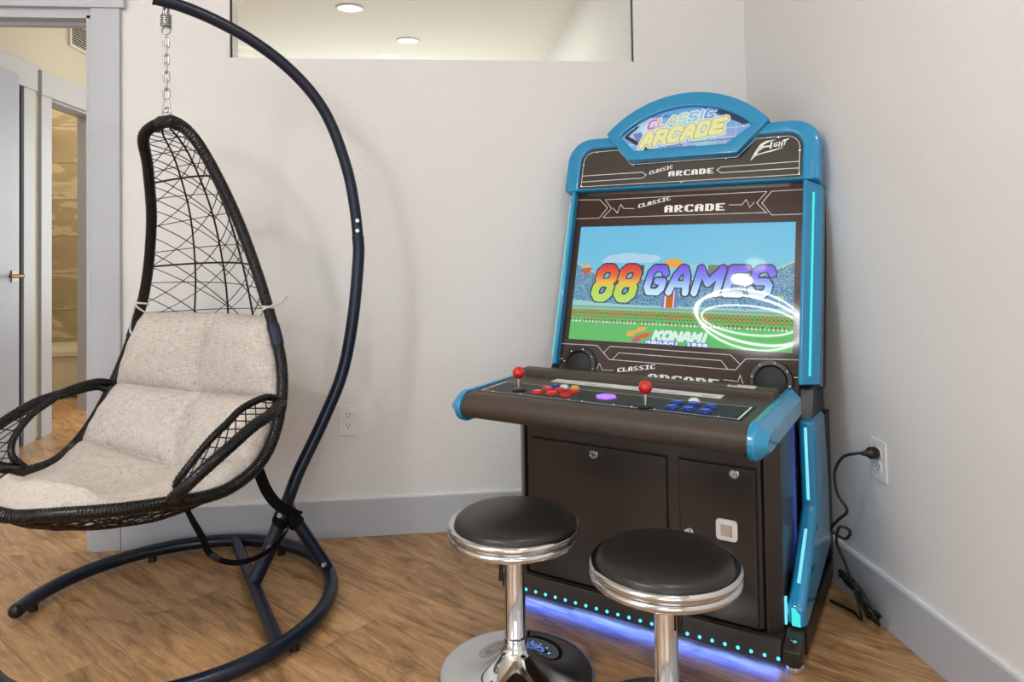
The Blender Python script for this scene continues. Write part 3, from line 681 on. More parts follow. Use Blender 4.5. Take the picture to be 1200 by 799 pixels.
tag(pr.build('printed_lettering', M['white_print'], root, fix=False), kind='stuff')
def dome(r, h, off):
    def f(s_, t_, name, parent):
        p_ = pan(s_, t_, off); mb = MB()
        mb.add([p_+Vector((math.cos(a)*r, 0, 0))+Et*math.sin(a)*r for a in np.linspace(0, 2*PI, 12, endpoint=False)]+[p_+Nf*h], [(i, (i+1) % 12, 12) for i in range(12)])
        return mb.build(name, M['chrome_soft'], parent, True)
    return f
for s_, t_ in ((-.388, .66), (-.388, .572), (0, .568), (.388, .572), (.388, .655), (.32, .707), (-.338, .707), (-.185, .646), (.15, .646)): dome(.0042, .0025, .0208)(s_, t_, 'panel_screw', root)
# arched emblem
eo = emb_arc(.295, .765, .901)+[(-.197, .650), (.193, .650)]
eo = eo[::-1]; eo = eo if sum(eo[i][0]*eo[(i+1) % len(eo)][1]-eo[(i+1) % len(eo)][0]*eo[i][1] for i in range(len(eo))) > 0 else eo[::-1]
ei = emb_arc(.238, .752, .846)+[(-.178, .689), (.155, .689)]; ei = ei[::-1]
ei = ei if sum(ei[i][0]*ei[(i+1) % len(ei)][1]-ei[(i+1) % len(ei)][0]*ei[i][1] for i in range(len(ei))) > 0 else ei[::-1]
o = link('emblem_frame', plate(eo, [ei], .06, lambda a, b_, off: pan(a, b_, .048+off)), M['blue'], root); bevel(o, .006, 2, 50)
o = link('emblem_back', plate([(x*.97, .76+(y-.76)*.97) for x, y in eo], [], .02, lambda a, b_, off: pan(a, b_, .030+off)), M['black'], root)
vcm = mat('emblem_print', (128, 128, 128), .15, coat=.5); nt = vcm.node_tree; vc = nt.nodes.new('ShaderNodeVertexColor'); vc.layer_name = 'Col'; bb = nt.nodes['Principled BSDF']
mm_ = nt.nodes.new('ShaderNodeMixRGB'); mm_.blend_type = 'MULTIPLY'; mm_.inputs[0].default_value = 1; mm_.inputs[2].default_value = (.45, .45, .45, 1); nt.links.new(vc.outputs[0], mm_.inputs[1]); nt.links.new(mm_.outputs[0], bb.inputs['Base Color']); nt.links.new(vc.outputs[0], bb.inputs['Emission Color']); bb.inputs['Emission Strength'].default_value = .40; bb.inputs['Base Color'].default_value = (.1, .1, .1, 1)
EW, EH = .48, .165; ca = Canvas(330, 114, EW/EH)
ca.fill(ca.X > -1, lambda X, Y: np.stack([.42+.38*np.exp(-((X-.62)**2+(Y-.5)**2)/.10)+.25*np.exp(-((X-1.9)**2/.9+(Y-.8)**2/.1)), .68+.25*np.exp(-((X-.62)**2+(Y-.5)**2)/.12)+.15*np.exp(-((X-1.9)**2+(Y-.8)**2)/.1), .88+.1*np.exp(-((X-.7)**2)/.3)], -1))
for k in range(12): ca.fill((np.abs(ca.X-(.25+k*.21)) < .004) & (ca.Y > .12+.05*(k % 3)) , (205, 232, 244))
for k in range(4): ca.fill((np.abs(ca.Y-(.2+k*.2)) < .008) & ((ca.X < .7) | (ca.X > 2.1)), (200, 228, 242))
for k in range(9):
    ca.poly([((.75+k*.06)/ca.asp, .14), ((.775+k*.06)/ca.asp, .14), ((.735+k*.06)/ca.asp, .22), ((.71+k*.06)/ca.asp, .22)], (20, 44, 90))
    ca.poly([((.95+k*.05)/ca.asp, .80), ((.97+k*.05)/ca.asp, .80), ((1.03+k*.05)/ca.asp, .93), ((1.01+k*.05)/ca.asp, .93)], (40, 96, 160))
ca.poly([(.02, .60), (.12, .36), (.15, .36), (.06, .58), (.26, .94), (.22, .99)], (60, 36, 52)); ca.poly([(.60, .02), (.75, .02), (.98, .52), (.93, .55)], (46, 58, 104))
ca.poly([(.10, .55), (.16, .50), (.20, .70), (.14, .75)], (120, 130, 190))
ca.rect(.20, .94, .60, 1.0, (64, 40, 50)); ca.rect(.55, .84, .95, .86, (60, 110, 190))
ws = word('CLASSIC', .62, .26, 2.06, .45, .25, .35, .14); cols = [(216, 130, 200), (214, 190, 190), (196, 216, 190), (184, 226, 200), (150, 206, 226), (170, 200, 240), (110, 170, 235)]
for L_, c in zip(ws, cols):
    d_ = ca.dist(L_); ca.fill(d_ < .052, (236, 244, 250)); ca.fill(d_ < .032, c)
ws = word('ARCADE', .50, .58, 2.26, .86, .28, .42, .20)
for L_ in ws: ca.fill(ca.dist(L_) < .098, (240, 246, 250))
for L_ in ws: d_ = ca.dist(L_); ca.fill(d_ < .075, (168, 172, 150)); ca.fill(d_ < .056, (236, 240, 168))
def exf(u_, v_):
    s_ = -.24+u_*EW; t_ = .686+v_*EH; co = np.stack([s_, P0.y+Et.y*t_+Nf.y*.0315, P0.z+Et.z*t_+Nf.z*.0315], 1); return co
kc = Canvas(330, 114, EW/EH)
kmask = kc.poly([((x*1.02+.24)/EW, 1-(.768+(y-.768)*1.03-.686)/EH) for x, y in ei], (1, 1, 1))
lt = ca.mesh('emblem_picture', exf, vcm, root, kmask); lt['label'] = 'light blue backlit picture lettered CLASSIC ARCADE'
for s_, t_ in ((-.228, .753), (-.170, .700), (.144, .700), (.207, .756), (0, .836), (-.085, .826)): dome(.004, .003, .0325)(s_, t_, 'emblem_screw', root)
# the picture's corners that would show beyond the arch sit behind the frame
# screen glass surround
AO = [(-.402, -.16), (.402, -.16), (.402, TM0-.002), (-.402, TM0-.002)]
SC = (-.380, .380, -.003, .417)
hole = [(SC[0], SC[2]), (SC[1], SC[2]), (SC[1], SC[3]), (SC[0], SC[3])]
o = link('front_panel', plate(AO, [hole], .010, lambda a, b_, off: pan(a, b_, .004+off)), M['acrylic'], root); o['label'] = 'glossy dark brown panel around the screen with printed white lines'
link('screen_border', plate([(-.396, -.020), (.396, -.020), (.396, .434), (-.396, .434)], [[(SC[0]+.002, SC[2]+.002), (SC[1]-.002, SC[2]+.002), (SC[1]-.002, SC[3]-.002), (SC[0]+.002, SC[3]-.002)]], .006, lambda a, b_, off: pan(a, b_, -.0055+off)), M['black'], root)
pr = MB(); po = .0046
lines(pr, [[(-.400, .523), (-.312, .520), (-.277, .487), (-.307, .448), (-.400, .448)], [(.287, .522), (-.290, .519), (-.261, .483), (-.292, .449), (.290, .431+.018)],
           [(.287, .522), (.256, .483), (.290, .446)], [(-.256, .486), (-.237, .465), (-.226, .498), (-.213, .482), (-.173, .480)],
           [(.166, .480), (.209, .479), (.222, .497), (.234, .469), (.248, .486)], [(.400, .523), (.302, .522), (.273, .482), (.305, .440), (.400, .440)],
           [(-.400, -.022), (-.263, -.020), (-.212, -.065), (.214, -.067), (.244, -.030), (.400, -.022)],
           [(-.236, -.044), (-.214, -.020), (.197, -.021), (.228, -.049)], [(-.200, -.064), (-.180, -.040), (.168, -.041), (.190, -.066)],
           [(-.260, -.112), (-.247, -.081), (-.234, -.103), (-.195, -.101)], [(.179, -.100), (.223, -.102), (.229, -.082), (.239, -.106)], [(-.400, -.075), (-.385, -.075)], [(.385, -.075), (.400, -.075)]], .0017, po)
pixtext(pr, 'CLASSIC', -.158, .481, -.040, .0145, .026, po); pixtext(pr, 'ARCADE', -.059, .4615, .152, .0255, .0, po)
pixtext(pr, 'CLASSIC', -.179, -.106, -.048, .0145, .022, po); pixtext(pr, 'ARCADE', -.069, -.1265, .165, .0255, .0, po)
tag(pr.build('printed_lettering', M['white_print'], root, fix=False), kind='stuff')
# screen picture
cs = Canvas(400, 220, .764/.420); A_ = cs.asp
sky = lambda X, Y: np.stack([.42+.08*Y, .72+.05*Y, .86-.04*Y], -1)
cs.fill(cs.X > -1, sky)
for cx_, cy_, rx, ry in ((.20, .29, .05, .035), (.26, .28, .07, .04), (.33, .285, .06, .035), (.38, .29, .04, .03), (.17, .31, .04, .02), (.29, .31, .12, .02)):
    cs.fill(((cs.X/A_-cx_)/rx)**2+((cs.Y-cy_)/ry)**2 < 1, (166, 204, 228))
noise = rng.random(cs.X.shape)
def crowd(X, Y):
    q = np.zeros(X.shape+(3,)); q[...] = (.36, .60, .72); q[noise < .4] = (.22, .42, .60); q[noise > .8] = (.62, .76, .80); q[(noise > .55) & (noise < .60)] = (.72, .60, .62); return q
xn = cs.X/A_
top = np.where(xn < .14, .335+xn*.9, np.where(xn > .83, .46-(xn-.83)*.85, .47))
cs.fill((cs.Y > top-.012) & (cs.Y <= .69), (190, 200, 150)); cs.fill((cs.Y > top) & (cs.Y <= .69), crowd)
cs.rect(.30, .33, .82, .43, (130, 200, 206)); cs.rect(.31, .345, .345, .43, (60, 80, 90)); cs.rect(.64, .34, .74, .44, (110, 120, 112))
bl = np.where(xn < .25, .655+xn*.12, np.where(xn > .8, .69-(xn-.8)*.10, .685))
cs.fill((cs.Y > bl), (150, 200, 196)); cs.rect(.44, .54, .51, .70, (120, 120, 196)); cs.rect(.452, .54, .498, .70, (230, 220, 200)); cs.rect(.460, .55, .492, .70, (196, 104, 36))
for k, (xx, yy, rr) in enumerate(((.455, .325, .02), (.475, .315, .022), (.50, .32, .024), (.49, .335, .03), (.465, .335, .025))): cs.fill(((xn-xx)/rr)**2+((cs.Y-yy)/(rr*1.1))**2 < 1, (224, 160, 60))
cs.rect(0, .705, 1, 1.0, (98, 182, 104)); cs.rect(0, .705, 1, .722, (120, 170, 150)); cs.rect(0, .722, 1, .730, (170, 176, 190))
for y0, colr in ((.738, (176, 110, 60)), (.768, (200, 96, 60)), (.812, (150, 90, 80))):
    m_ = (cs.Y > y0) & (cs.Y < y0+.022) & ((np.floor(cs.X*64) % 2) == 0); cs.fill(m_, colr)
    m_ = (cs.Y > y0+.022) & (cs.Y < y0+.034) & ((np.floor(cs.X*64) % 2) == 1); cs.fill(m_, (216, 220, 214) if y0 > .8 else (70, 120, 70))
for k in range(11): cs.fill((np.abs(xn-(.06+k*.093)) < .005) & (cs.Y > .805) & (cs.Y < .85), (98, 182, 104))
grad8 = lambda X, Y: np.stack([np.interp(Y, [.36, .44, .50, .56, .66], [.82, .86, .88, .72, .70]), np.interp(Y, [.36, .44, .50, .56, .66], [.26, .44, .74, .82, .86]), np.interp(Y, [.36, .44, .66], [.24, .28, .44])], -1)
gradG = lambda X, Y: np.stack([np.interp(Y, [.36, .44, .52, .6], [.46, .48, .66, .82]), np.interp(Y, [.36, .44, .52, .6], [.34, .52, .80, .92]), np.interp(Y, [.36, .44, .52, .6], [.86, .92, .95, .97])], -1)
def big(txt, x0, y0, x1, y1, th, shear, grad, gap, widths=None):
    ws_ = word(txt, x0*A_, y0, x1*A_, y1, shear, gap, 0, widths)
    for L_ in ws_:
        d_ = cs.dist(L_); cs.fill(d_ < th+.012, (58, 62, 84)); cs.fill(d_ < th, grad)
big('88', .105, .375, .290, .632, .034, .22, grad8, .62)
big('GAMES', .360, .372, .890, .572, .027, .24, gradG, .58, {'M': 1.4, 'A': 1.1, 'E': .9})
for P, c in (([(.02, .37), (.065, .335), (.075, .35), (.045, .375)], (226, 176, 90)), ([(.035, .40), (.05, .372), (.085, .372), (.07, .42), (.045, .435)], (206, 92, 66)),
             ([(.285, .945), (.295, .905), (.33, .893), (.345, .862), (.385, .862), (.372, .893), (.335, .912), (.315, .945)], (226, 168, 84)),
             ([(.305, .985), (.335, .940), (.372, .912), (.402, .905), (.392, .945), (.36, .957), (.345, .995)], (210, 92, 60))): cs.poly(P, c)
for L_ in word('KONAMI', .415*A_, .895, .645*A_, .955, .32, .45): cs.fill(cs.dist(L_) < .0135, (214, 232, 226))
for L_ in word('KONAMI', .385*A_, .975, .525*A_, .992, 0, .55)+word('1988', .57*A_, .975, .655*A_, .992, 0, .6): d_ = cs.dist(L_); cs.fill(d_ < .012, (74, 110, 208)); cs.fill(d_ < .005, (224, 232, 246))
cs.fill((np.abs(np.hypot(cs.X-.335*A_, cs.Y-.982)-.014) < .005), (84, 116, 214))
for L_ in word('TM', .925*A_, .585, .955*A_, .61, 0, .4): cs.fill(cs.dist(L_) < .004, (190, 200, 90))
sm = mat('lit_screen', (5, 5, 5), .03, spec=.25); nt = sm.node_tree; vc = nt.nodes.new('ShaderNodeVertexColor'); vc.layer_name = 'Col'; bb = nt.nodes['Principled BSDF']
nt.links.new(vc.outputs[0], bb.inputs['Emission Color']); bb.inputs['Emission Strength'].default_value = .90
def sxf(u_, v_):
    s_ = SC[0]+u_*(SC[1]-SC[0]); t_ = SC[2]+v_*(SC[3]-SC[2]); return np.stack([s_, P0.y+Et.y*t_+Nf.y*-.003, P0.z+Et.z*t_+Nf.z*-.003], 1)
so_ = cs.mesh('screen', sxf, sm, root); so_['label'] = "lit display with the red-yellow '88 and blue GAMES title over a stadium"
# speakers
for s_ in (-.322, .322):
    def ring(mb, prof, n=40):
        vs = []; fs = []
        for r_, h_ in prof:
            for k in range(n): a = 2*PI*k/n; vs.append(pan(s_+r_*math.cos(a), -.094+r_*math.sin(a), h_))
        for i in range(len(prof)-1):
            for k in range(n): fs.append((i*n+k, i*n+(k+1) % n, (i+1)*n+(k+1) % n, (i+1)*n+k))
        fs.append(tuple((len(prof)-1)*n+k for k in range(n))); return mb.add(vs, fs)
    sp = ring(MB(), [(.066, .004), (.066, .010), (.063, .014), (.050, .015), (.045, .010)]).build('speaker', M['black'], root, 35)
    ring(MB(), [(.045, .0102), (.035, .014), (.018, .0175), (.004, .019)]).build('grille', M['grille'], sp, True)
    for a in (35, 80, 125, 170, 215, 260, 305, 350): dome(.003, .0022, .0148)(s_+.057*math.cos(math.radians(a)), -.094+.057*math.sin(math.radians(a)), 'screw', sp)
# control deck
ZT = .688
nose = [(.11, ZT), (-.225, ZT)]+[(-.245+.036*math.cos(a)*1.2, .652+.036*math.sin(a)) for a in np.linspace(math.radians(88), math.radians(268), 14)]+[(-.02, .575), (.20, .575), (.20, .63), (.11, .64)]
o = MB().prism_x(nose, -.392, .392).build('control_deck', M['cpmat'], root, 40)
ledge = [(.038, ZT-.002), (.040, .703), (.046, .708), (.092, .708), (.096, .65), (.038, .65)]
o = MB().prism_x(ledge, -.390, .390).build('deck_ledge', M['cpmat'], root); bevel(o, .003, 2)
o = MB().prism_x([(.19, .56), (.19, .62), (.40, .62), (.40, .56)], -.39, .39).build('deck_back', M['black'], root)
for sx in (-1, 1):
    capp = [(.185, .690), (-.225, .692)]+[(-.243+.044*math.cos(a)*1.15, .649+.044*math.sin(a)) for a in np.linspace(math.radians(90), math.radians(265), 12)]+[(.185, .605)]
    nc = len(capp); sm_ = []
    ccx, ccz = -.05, .648
    for y_, z_ in capp:
        ty = -.243 if y_ < -.225 else (.165 if y_ > 0 else y_)
        sm_.append((y_+(.022 if y_ < -.22 else (-.018 if y_ > 0 else 0)), ccz+(z_-ccz)*.50))
    vs = [(sx*.3925, y_, z_) for y_, z_ in capp]+[(sx*.409, y_, z_) for y_, z_ in capp]+[(sx*.435, y_, z_) for y_, z_ in sm_]
    fs = [tuple(range(nc)), tuple(range(2*nc, 3*nc))[::-1]]
    for q in (0, 1): fs += [(q*nc+i, q*nc+(i+1) % nc, (q+1)*nc+(i+1) % nc, (q+1)*nc+i) for i in range(nc)]
    o = MB().add(vs, fs).build('deck_end_cap', M['blue'], root); bevel(o, .0025, 2, 24); o['label'] = 'glossy blue rounded end of the control deck'
def top_quad(name, P, z0, z1, m, parent=root, bev=0):
    n = len(P); o = MB().add([(x, y, z0) for x, y in P]+[(x, y, z1) for x, y in P], [tuple(range(n))[::-1], tuple(range(n, 2*n))]+[(i, (i+1) % n, (i+1) % n+n, i+n) for i in range(n)]).build(name, m, parent)
    return o
gl_ = top_quad('overlay_border', [(-.376, -.230), (.368, -.230), (.368, -.073), (-.376, -.073)], ZT-.001, ZT+.0006, M['slot'])
ov = top_quad('control_overlay', [(-.370, -.224), (.362, -.224), (.362, -.079), (-.370, -.079)], ZT-.001, ZT+.0012, M['art_black'])
lnm = MB()
for (x0, y0, x1, y1) in ((-.366, -.220, .358, -.220), (-.366, -.083, .358, -.083), (.358, -.220, .358, -.083), (-.366, -.220, -.366, -.083)):
    w_ = .0012 if x0 != x1 else .0022; 
    lnm.add([(min(x0, x1)-w_, min(y0, y1)-w_, ZT+.0014), (max(x0, x1)+w_, min(y0, y1)-w_, ZT+.0014), (max(x0, x1)+w_, max(y0, y1)+w_, ZT+.0014), (min(x0, x1)-w_, max(y0, y1)+w_, ZT+.0014)], [(0, 1, 2, 3)])
lnm.build('overlay_lines', M['white_print'], root, fix=False)
# instruction label
lb_ = top_quad('instruction_label', [(-.250, -.018), (.262, -.018), (.262, .028), (-.250, .028)], ZT-.001, ZT+.0008, M['white_plastic']); lb_['label'] = 'white strip of small printed instructions'
lp = MB(); greym = mat('grey_print', (120, 120, 122), .5)
for k in range(10):
    x = -.240+k*.050
    if k in (4, 8): continue
    for r_ in range(2):
        wq = .030+.012*rng.random(); lp.add([(x, -.012+r_*.009, ZT+.0010), (x+wq, -.012+r_*.009, ZT+.0010), (x+wq, -.009+r_*.009, ZT+.0010), (x, -.009+r_*.009, ZT+.0010)], [(0, 1, 2, 3)])
tag(lp.build('label_print', greym, lb_, fix=False), kind='stuff')
sl_ = top_quad('card_slot', [(.262, .052), (.336, .052), (.336, .084), (.262, .084)], .707, .7095, mat('satin_slot_plate', (200, 196, 188), .6, spec=.15))
top_quad('slot_hole', [(.266, .066), (.285, .066), (.285, .081), (.266, .081)], .7094, .7099, M['slot'], sl_)
# joysticks
for i, (x, y) in enumerate(((-.268, -.175), (.124, -.205))):
    js = MB().lathe([(0, 0), (.021, 0), (.021, .003), (.018, .005), (.008, .006), (.0075, .0062)], 28, (x, y, ZT+.001)).build('joystick', M['black'], root, 30)
    js['label'] = ('red ball-top joystick at the left end of the deck', 'red ball-top joystick near the middle of the deck')[i]
    MB().lathe([(.0048, 0), (.0048, .034), (.0, .034)], 16, (x, y, ZT+.006)).build('shaft', M['chrome'], js, 40)
    MB().lathe([(.0175*math.sin(a), .052-.0175*math.cos(a)) for a in np.linspace(0, PI, 18)], 28, (x, y, ZT)).build('ball_top', M['red'], js, True)
def button(x, y, m, r=.0168, h=.008, name='button', label=None):
    o = MB().lathe([(0, 0), (r, 0), (r, h*.45), (r*.93, h*.6), (r*.80, h*.6), (r*.80, h*.45)], 28, (x, y, ZT+.001)).build(name, m, root, 30)
    MB().lathe([(r*.77, h*.4), (r*.77, h*.85), (r*.68, h), (0, h*.92)], 28, (x, y, ZT+.001)).build('plunger', m, o, 30)
    if label: o['label'] = label
for x, y in ((-.205, -.179), (-.200, -.127), (-.162, -.174), (-.162, -.123), (-.119, -.174), (-.118, -.125)): button(x, y, M['redb'])
for x, y in ((.184, -.181), (.180, -.125), (.227, -.181), (.223, -.125), (.270, -.185), (.270, -.130)): button(x, y, M['blueb'])
button(-.167, -.088, M['whiteb'], .0135, .010, label='white start button'); button(-.133, -.088, M['yellowb'], .0135, .010, label='yellow button'); button(-.198, -.086, M['blueb'], .0105, .008); button(.214, -.091, M['whiteb'], .0145, .010, label='white start button')
o = MB().lathe([(0, 0), (.030, 0), (.030, .003), (.026, .005), (0, .006)], 6, (-.012, -.143, ZT+.001)).build('lit_button', M['purpleb'], root); o['label'] = 'purple glowing six-sided button'
for x in (-.33, -.24, -.09, -.05, .04, .09, .15, .31): MB().lathe([(0, 0), (.003, 0), (.0025, .0015), (0, .002)], 10, (x, -.213, ZT+.0012)).build('overlay_screw', M['chrome_soft'], root)

# ------------------------------------------------------------------ stools
def stool(name, x, y, hs, rb, rs, rz, label):
    t = empty(name, (x, y, 0), rz, label=label, cat='stool', group='chrome and black bar stools')
    prof = [(0, .002), (rb-.004, .002), (rb, .006), (rb-.002, .010)]
    for q in np.linspace(0, 1, 16): prof.append(((rb-.006)*(1-q)+.036*q, .011+.058*q**2.6))
    prof += [(.034, .078), (.031, .086), (.029, .092)]
    MB().lathe(prof, 72).build('base', M['chrome'], t, 50)
    MB().lathe([(.031, .085), (.031, .100), (.027, .103), (.0262, .104), (.0262, hs-.05), (0, hs-.05)], 40).build('column', M['chrome'], t, 40)
    MB().lathe([(.0, hs-.052), (.045, hs-.052), (.060, hs-.044), (.12, hs-.035), (rs*.9, hs-.034), (0, hs-.033)], 48).build('seat_plate', M['black'], t, 30)
    rp = []
    for zc, rr, rm in ((hs-.024, .0100, rs-.0100), (hs-.003, .0095, rs-.0085)):
        rp += [(rm+rr*math.cos(a), zc+rr*math.sin(a)) for a in np.linspace(-1.5, 1.5, 11)]
    rp += [(rs-.016, hs+.004), (rs-.0175, hs-.002), (rs-.022, hs-.034), (rs-.014, hs-.036)]
    MB().lathe(rp, 72).build('chrome_ring', M['chrome_soft'], t, 40)
    cr_ = rs-.0165
    cp = [(0, hs-.02), (cr_, hs-.02), (cr_+.001, hs+.002)]+[(cr_*math.sin(a), hs+.002+.035*math.cos(a)**.72) for a in np.linspace(PI/2*.97, 0, 16)]
    cp[-1] = (0, hs+.037)
    MB().lathe(cp, 72).build('seat_cushion', M['vinyl'], t, 50)
    MB().tube([(-.026, 0, hs-.10), (-.034, 0, hs-.10), (-.036, 0, hs-.145)], .006, 8).build('height_lever', M['black'], t, True)
    return t
stool('bar_stool', .184, 1.867, .386, .199, .171, -.1, 'chrome stool with clean black round seat, left of the pair before the arcade cabinet')
stool('bar_stool', .500, 1.602, .383, .199, .171, 2.4, 'chrome stool with black round seat, nearer right one of the pair before the arcade cabinet')

# ------------------------------------------------------------------ power cord
cordp = [(ROOM_X1-.055, 1.973, .487), (1.19, 1.975, .487), (1.165, 2.0, .47), (1.150, 2.02, .42), (1.152, 2.01, .36), (1.168, 1.99, .32), (1.150, 2.01, .285), (1.140, 2.03, .25), (1.165, 2.00, .235), (1.175, 1.99, .26), (1.150, 2.0, .27), (1.145, 2.01, .22), (1.165, 2.0, .16), (1.18, 1.98, .09), (1.19, 1.97, .02), (1.20, 2.03, .008), (1.17, 2.10, .008)]
pc = MB().tube(catmull(cordp, 10), .0042, 8).build('power_cord', M['cord'], None, True)
tag(pc, 'black power cord running from the wall outlet down behind the arcade cabinet', 'cord')
MB().lathe([(0, 0), (.006, 0), (.008, .012), (.014, .020), (.017, .024), (.017, .042), (.012, .048), (0, .048)], 20, (0, 0, 0), 'x').build('plug', M['cord'], pc, 30).location = (ROOM_X1-.056, 1.973, .487)
cb = []
for k in range(46):
    a = k*.72; rr = .045+.02*math.sin(k*1.7)
    cb.append((1.195+rr*.55*math.cos(a), 1.985+rr*1.3*math.sin(a), .012+.10*abs(math.sin(k*.37))+.004*(k % 3)))
o = MB().tube(catmull(cb, 5), .0042, 6).build('cable_bundle', M['cord'], None, True); tag(o, 'tangled coil of black cable on the floor between the cabinet and the right wall', 'cable')

# ------------------------------------------------------------------ swing chair stand
RC = Vector((-.81, 2.287, .024)); RR = .461
std = empty('chair_stand', (RC.x, RC.y, 0), label='dark steel stand with open ring base and tall curved pole', cat='chair stand')
def rel(p): return tuple(Vector(p)-Vector((RC.x, RC.y, 0)))
a0, a1 = math.radians(177), math.radians(222-360)
ringp = [(RR*math.cos(a), RR*math.sin(a), .036) for a in np.linspace(a0, a1, 80)]
mb = MB().tube(ringp, .0215, 20)
for a in (a0, a1):
    mb.lathe([(.0215*math.cos(q), .0215*math.sin(q)*0) for q in (0, .1)], 6, (9, 9, 9)) if False else None
mb.build('base_ring', M['stand'], std, 40)
for a, s in ((a0, 1), (a1, -1)):
    d_ = Vector((-math.sin(a)*s, math.cos(a)*s, 0)); c_ = Vector((RR*math.cos(a), RR*math.sin(a), .036))
    pts = [c_+d_*.022*math.sin(q) for q in np.linspace(0, PI/2, 7)]; MB().tube(pts, [.0222*max(.05, math.cos(q)) for q in np.linspace(0, PI/2, 7)], 20).build('end_cap', M['black'], std, True)
for a in (168, 118, 60, -30, -80, -136):
    q = math.radians(a); MB().lathe([(0, 0), (.014, 0), (.012, .018), (0, .018)], 16, (RR*math.cos(q), RR*math.sin(q), 0)).build('rubber_foot', M['black'], std, 30)
foot = Vector((-.602, 2.385, 0)); ax2 = Vector((.905, .425, 0)); ax2.normalize()
c0 = Vector((-.784, 2.740, .036)); c1 = Vector((-.470, 2.005, .036))
dc = (c1-c0).normalized()
def ringhit(p, d):
    q = p-Vector((RC.x, RC.y, p.z)); b_ = q.dot(d); c_ = q.dot(q)-RR*RR; return p+d*(-b_+math.sqrt(b_*b_-c_))
mid = Vector((foot.x, foot.y, .036)); e0 = ringhit(mid, -dc); e1 = ringhit(mid, dc)
MB().tube([rel(e0), rel(e1)], .019, 18).build('crossbar', M['stand'], std, 40)
sz = [(0, .045), (.056, .148), (.103, .262), (.145, .365), (.223, .512), (.296, .675), (.336, .865), (.3565, 1.06), (.356, 1.135), (.344, 1.25), (.321, 1.368), (.272, 1.510), (.213, 1.611), (.123, 1.703), (.014, 1.777), (-.098, 1.829), (-.197, 1.860), (-.275, 1.873)]
pole = [foot+ax2*s_+Vector((0, 0, z_)) for s_, z_ in sz]
pp = catmull(pole, 6); cut = 8*6+1
MB().tube([rel(p) for p in pp[:cut]], .0205, 20).build('lower_pole', M['stand'], std, 40)
MB().tube([rel(p) for p in pp[cut-1:]], .0190, 20).build('upper_pole', M['stand'], std, 40)
MB().tube([rel(pp[cut-1]-Vector((0, 0, .002))), rel(pp[cut-1]+Vector((0, 0, .004)))], .0212, 20).build('joint_collar', M['black'], std, 40)
MB().tube([rel(pp[-1]), rel(pp[-1]-ax2*.006+Vector((0, 0, .001)))], .0205, 20).build('pole_end_cap', M['black'], std, 40)
tocam = (Vector((0, 0, 1.12))-pp[cut]).normalized(); tocam.z = 0; tocam.normalize()
bm_ = MB()
for zz in (.025, .060):
    p_ = pp[cut-1]+Vector((0, 0, zz))-ax2*.002; bm_.tube([rel(p_+tocam*.015), rel(p_+tocam*.022)], .0065, 14)
bm_.build('bolt', M['galv'], std, 30)
jn = foot+ax2*.085+Vector((0, 0, .245))
rj = Vector((RC.x, RC.y, 0))+Vector((.945, .327, 0)).normalized()*RR+Vector((0, 0, .050))
MB().tube([rel(jn+Vector((0, 0, .030))+ax2*.012), rel(rj+(jn-rj)*.12), rel(rj)], [.0205, .0205, .015], 20).build('brace', M['stand'], std, 40)
b2 = MB()
for p_ in (foot+ax2*.082+Vector((0, 0, .245)), foot+ax2*.050+Vector((0, 0, .150))):
    tc_ = (Vector((0, 0, 1.12))-p_); tc_.z = 0; tc_.normalize(); b2.tube([rel(p_+tc_*.020), rel(p_+tc_*.0275)], .0075, 14)
b2.tube([rel(rj+Vector((-.01, -.02, .02))), rel(rj+Vector((-.014, -.028, .022)))], .007, 12)
b2.build('bolt', M['galv'], std, 30)
MB().tube([rel(foot+Vector((0, 0, .040))), rel(foot+ax2*.056+Vector((0, 0, .148))), rel(foot+ax2*.108+Vector((0, 0, .272)))], .0238, 22).build('pole_sleeve', M['stand'], std, 40)

# ------------------------------------------------------------------ swing chair
YC = math.radians(240.285); AX = Vector((-.840, 2.279, 0))
wv3 = Vector((-math.sin(YC), math.cos(YC), 0)); fv3 = Vector((math.cos(YC), math.sin(YC), 0))
RIM = np.array([[0, -.020, 1.500], [.093, -.016, 1.465], [.135, -.064, 1.366], [.190, -.121, 1.187], [.265, -.152, .952], [.347, -.133, .723], [.378, -.045, .539], [.353, .085, .458], [.289, .256, .475-.01], [.156, .395, .472], [0, .458, .470]])
def rim(k):
    Q = np.vstack([RIM[1]*[-1, 1, 1], RIM, RIM[-2]*[-1, 1, 1]]); i = min(int(k), 9); t = k-i; p0, p1, p2, p3 = Q[i:i+4]
    return .5*(2*p1+(p2-p0)*t+(2*p0-5*p1+4*p2-p3)*t*t+(3*p1-p0-3*p2+p3)*t**3)
def nrm(k):
    a = rim(max(k-.12, 0)); b_ = rim(min(k+.12, 10)); d = np.array([b_[1]-a[1], b_[2]-a[2]]); d /= np.linalg.norm(d)+1e-9; return np.array([d[1], -d[0]])  # outward (f,z)
def bulge(k): return np.interp(k, [0, 1, 3, 5, 6.3, 8, 9, 10], [.0, .03, .085, .125, .13, .10, .055, .0])
KN = [nrm(k/20) for k in range(201)]
def nk(k): v = KN[int(round(min(max(k, 0), 10)*20))]; v2 = KN[min(200, int(round(k*20))+6)]; v1 = KN[max(0, int(round(k*20))-6)]; u_ = v+v1+v2; return u_/np.linalg.norm(u_)
def shell(k, s, up=0.):
    r = rim(k); b_ = bulge(k)*(1-s*s)-up; n_ = nk(k); return np.array([r[0]*s, r[1]+n_[0]*b_, r[2]+n_[1]*b_])
chair = empty('swing_chair', (AX.x, AX.y, 0), label='black wicker teardrop swing chair hanging in front of the doorway', cat='hanging chair')
chair.rotation_euler = (0, 0, YC-PI/2)   # local x = width, local y = forward
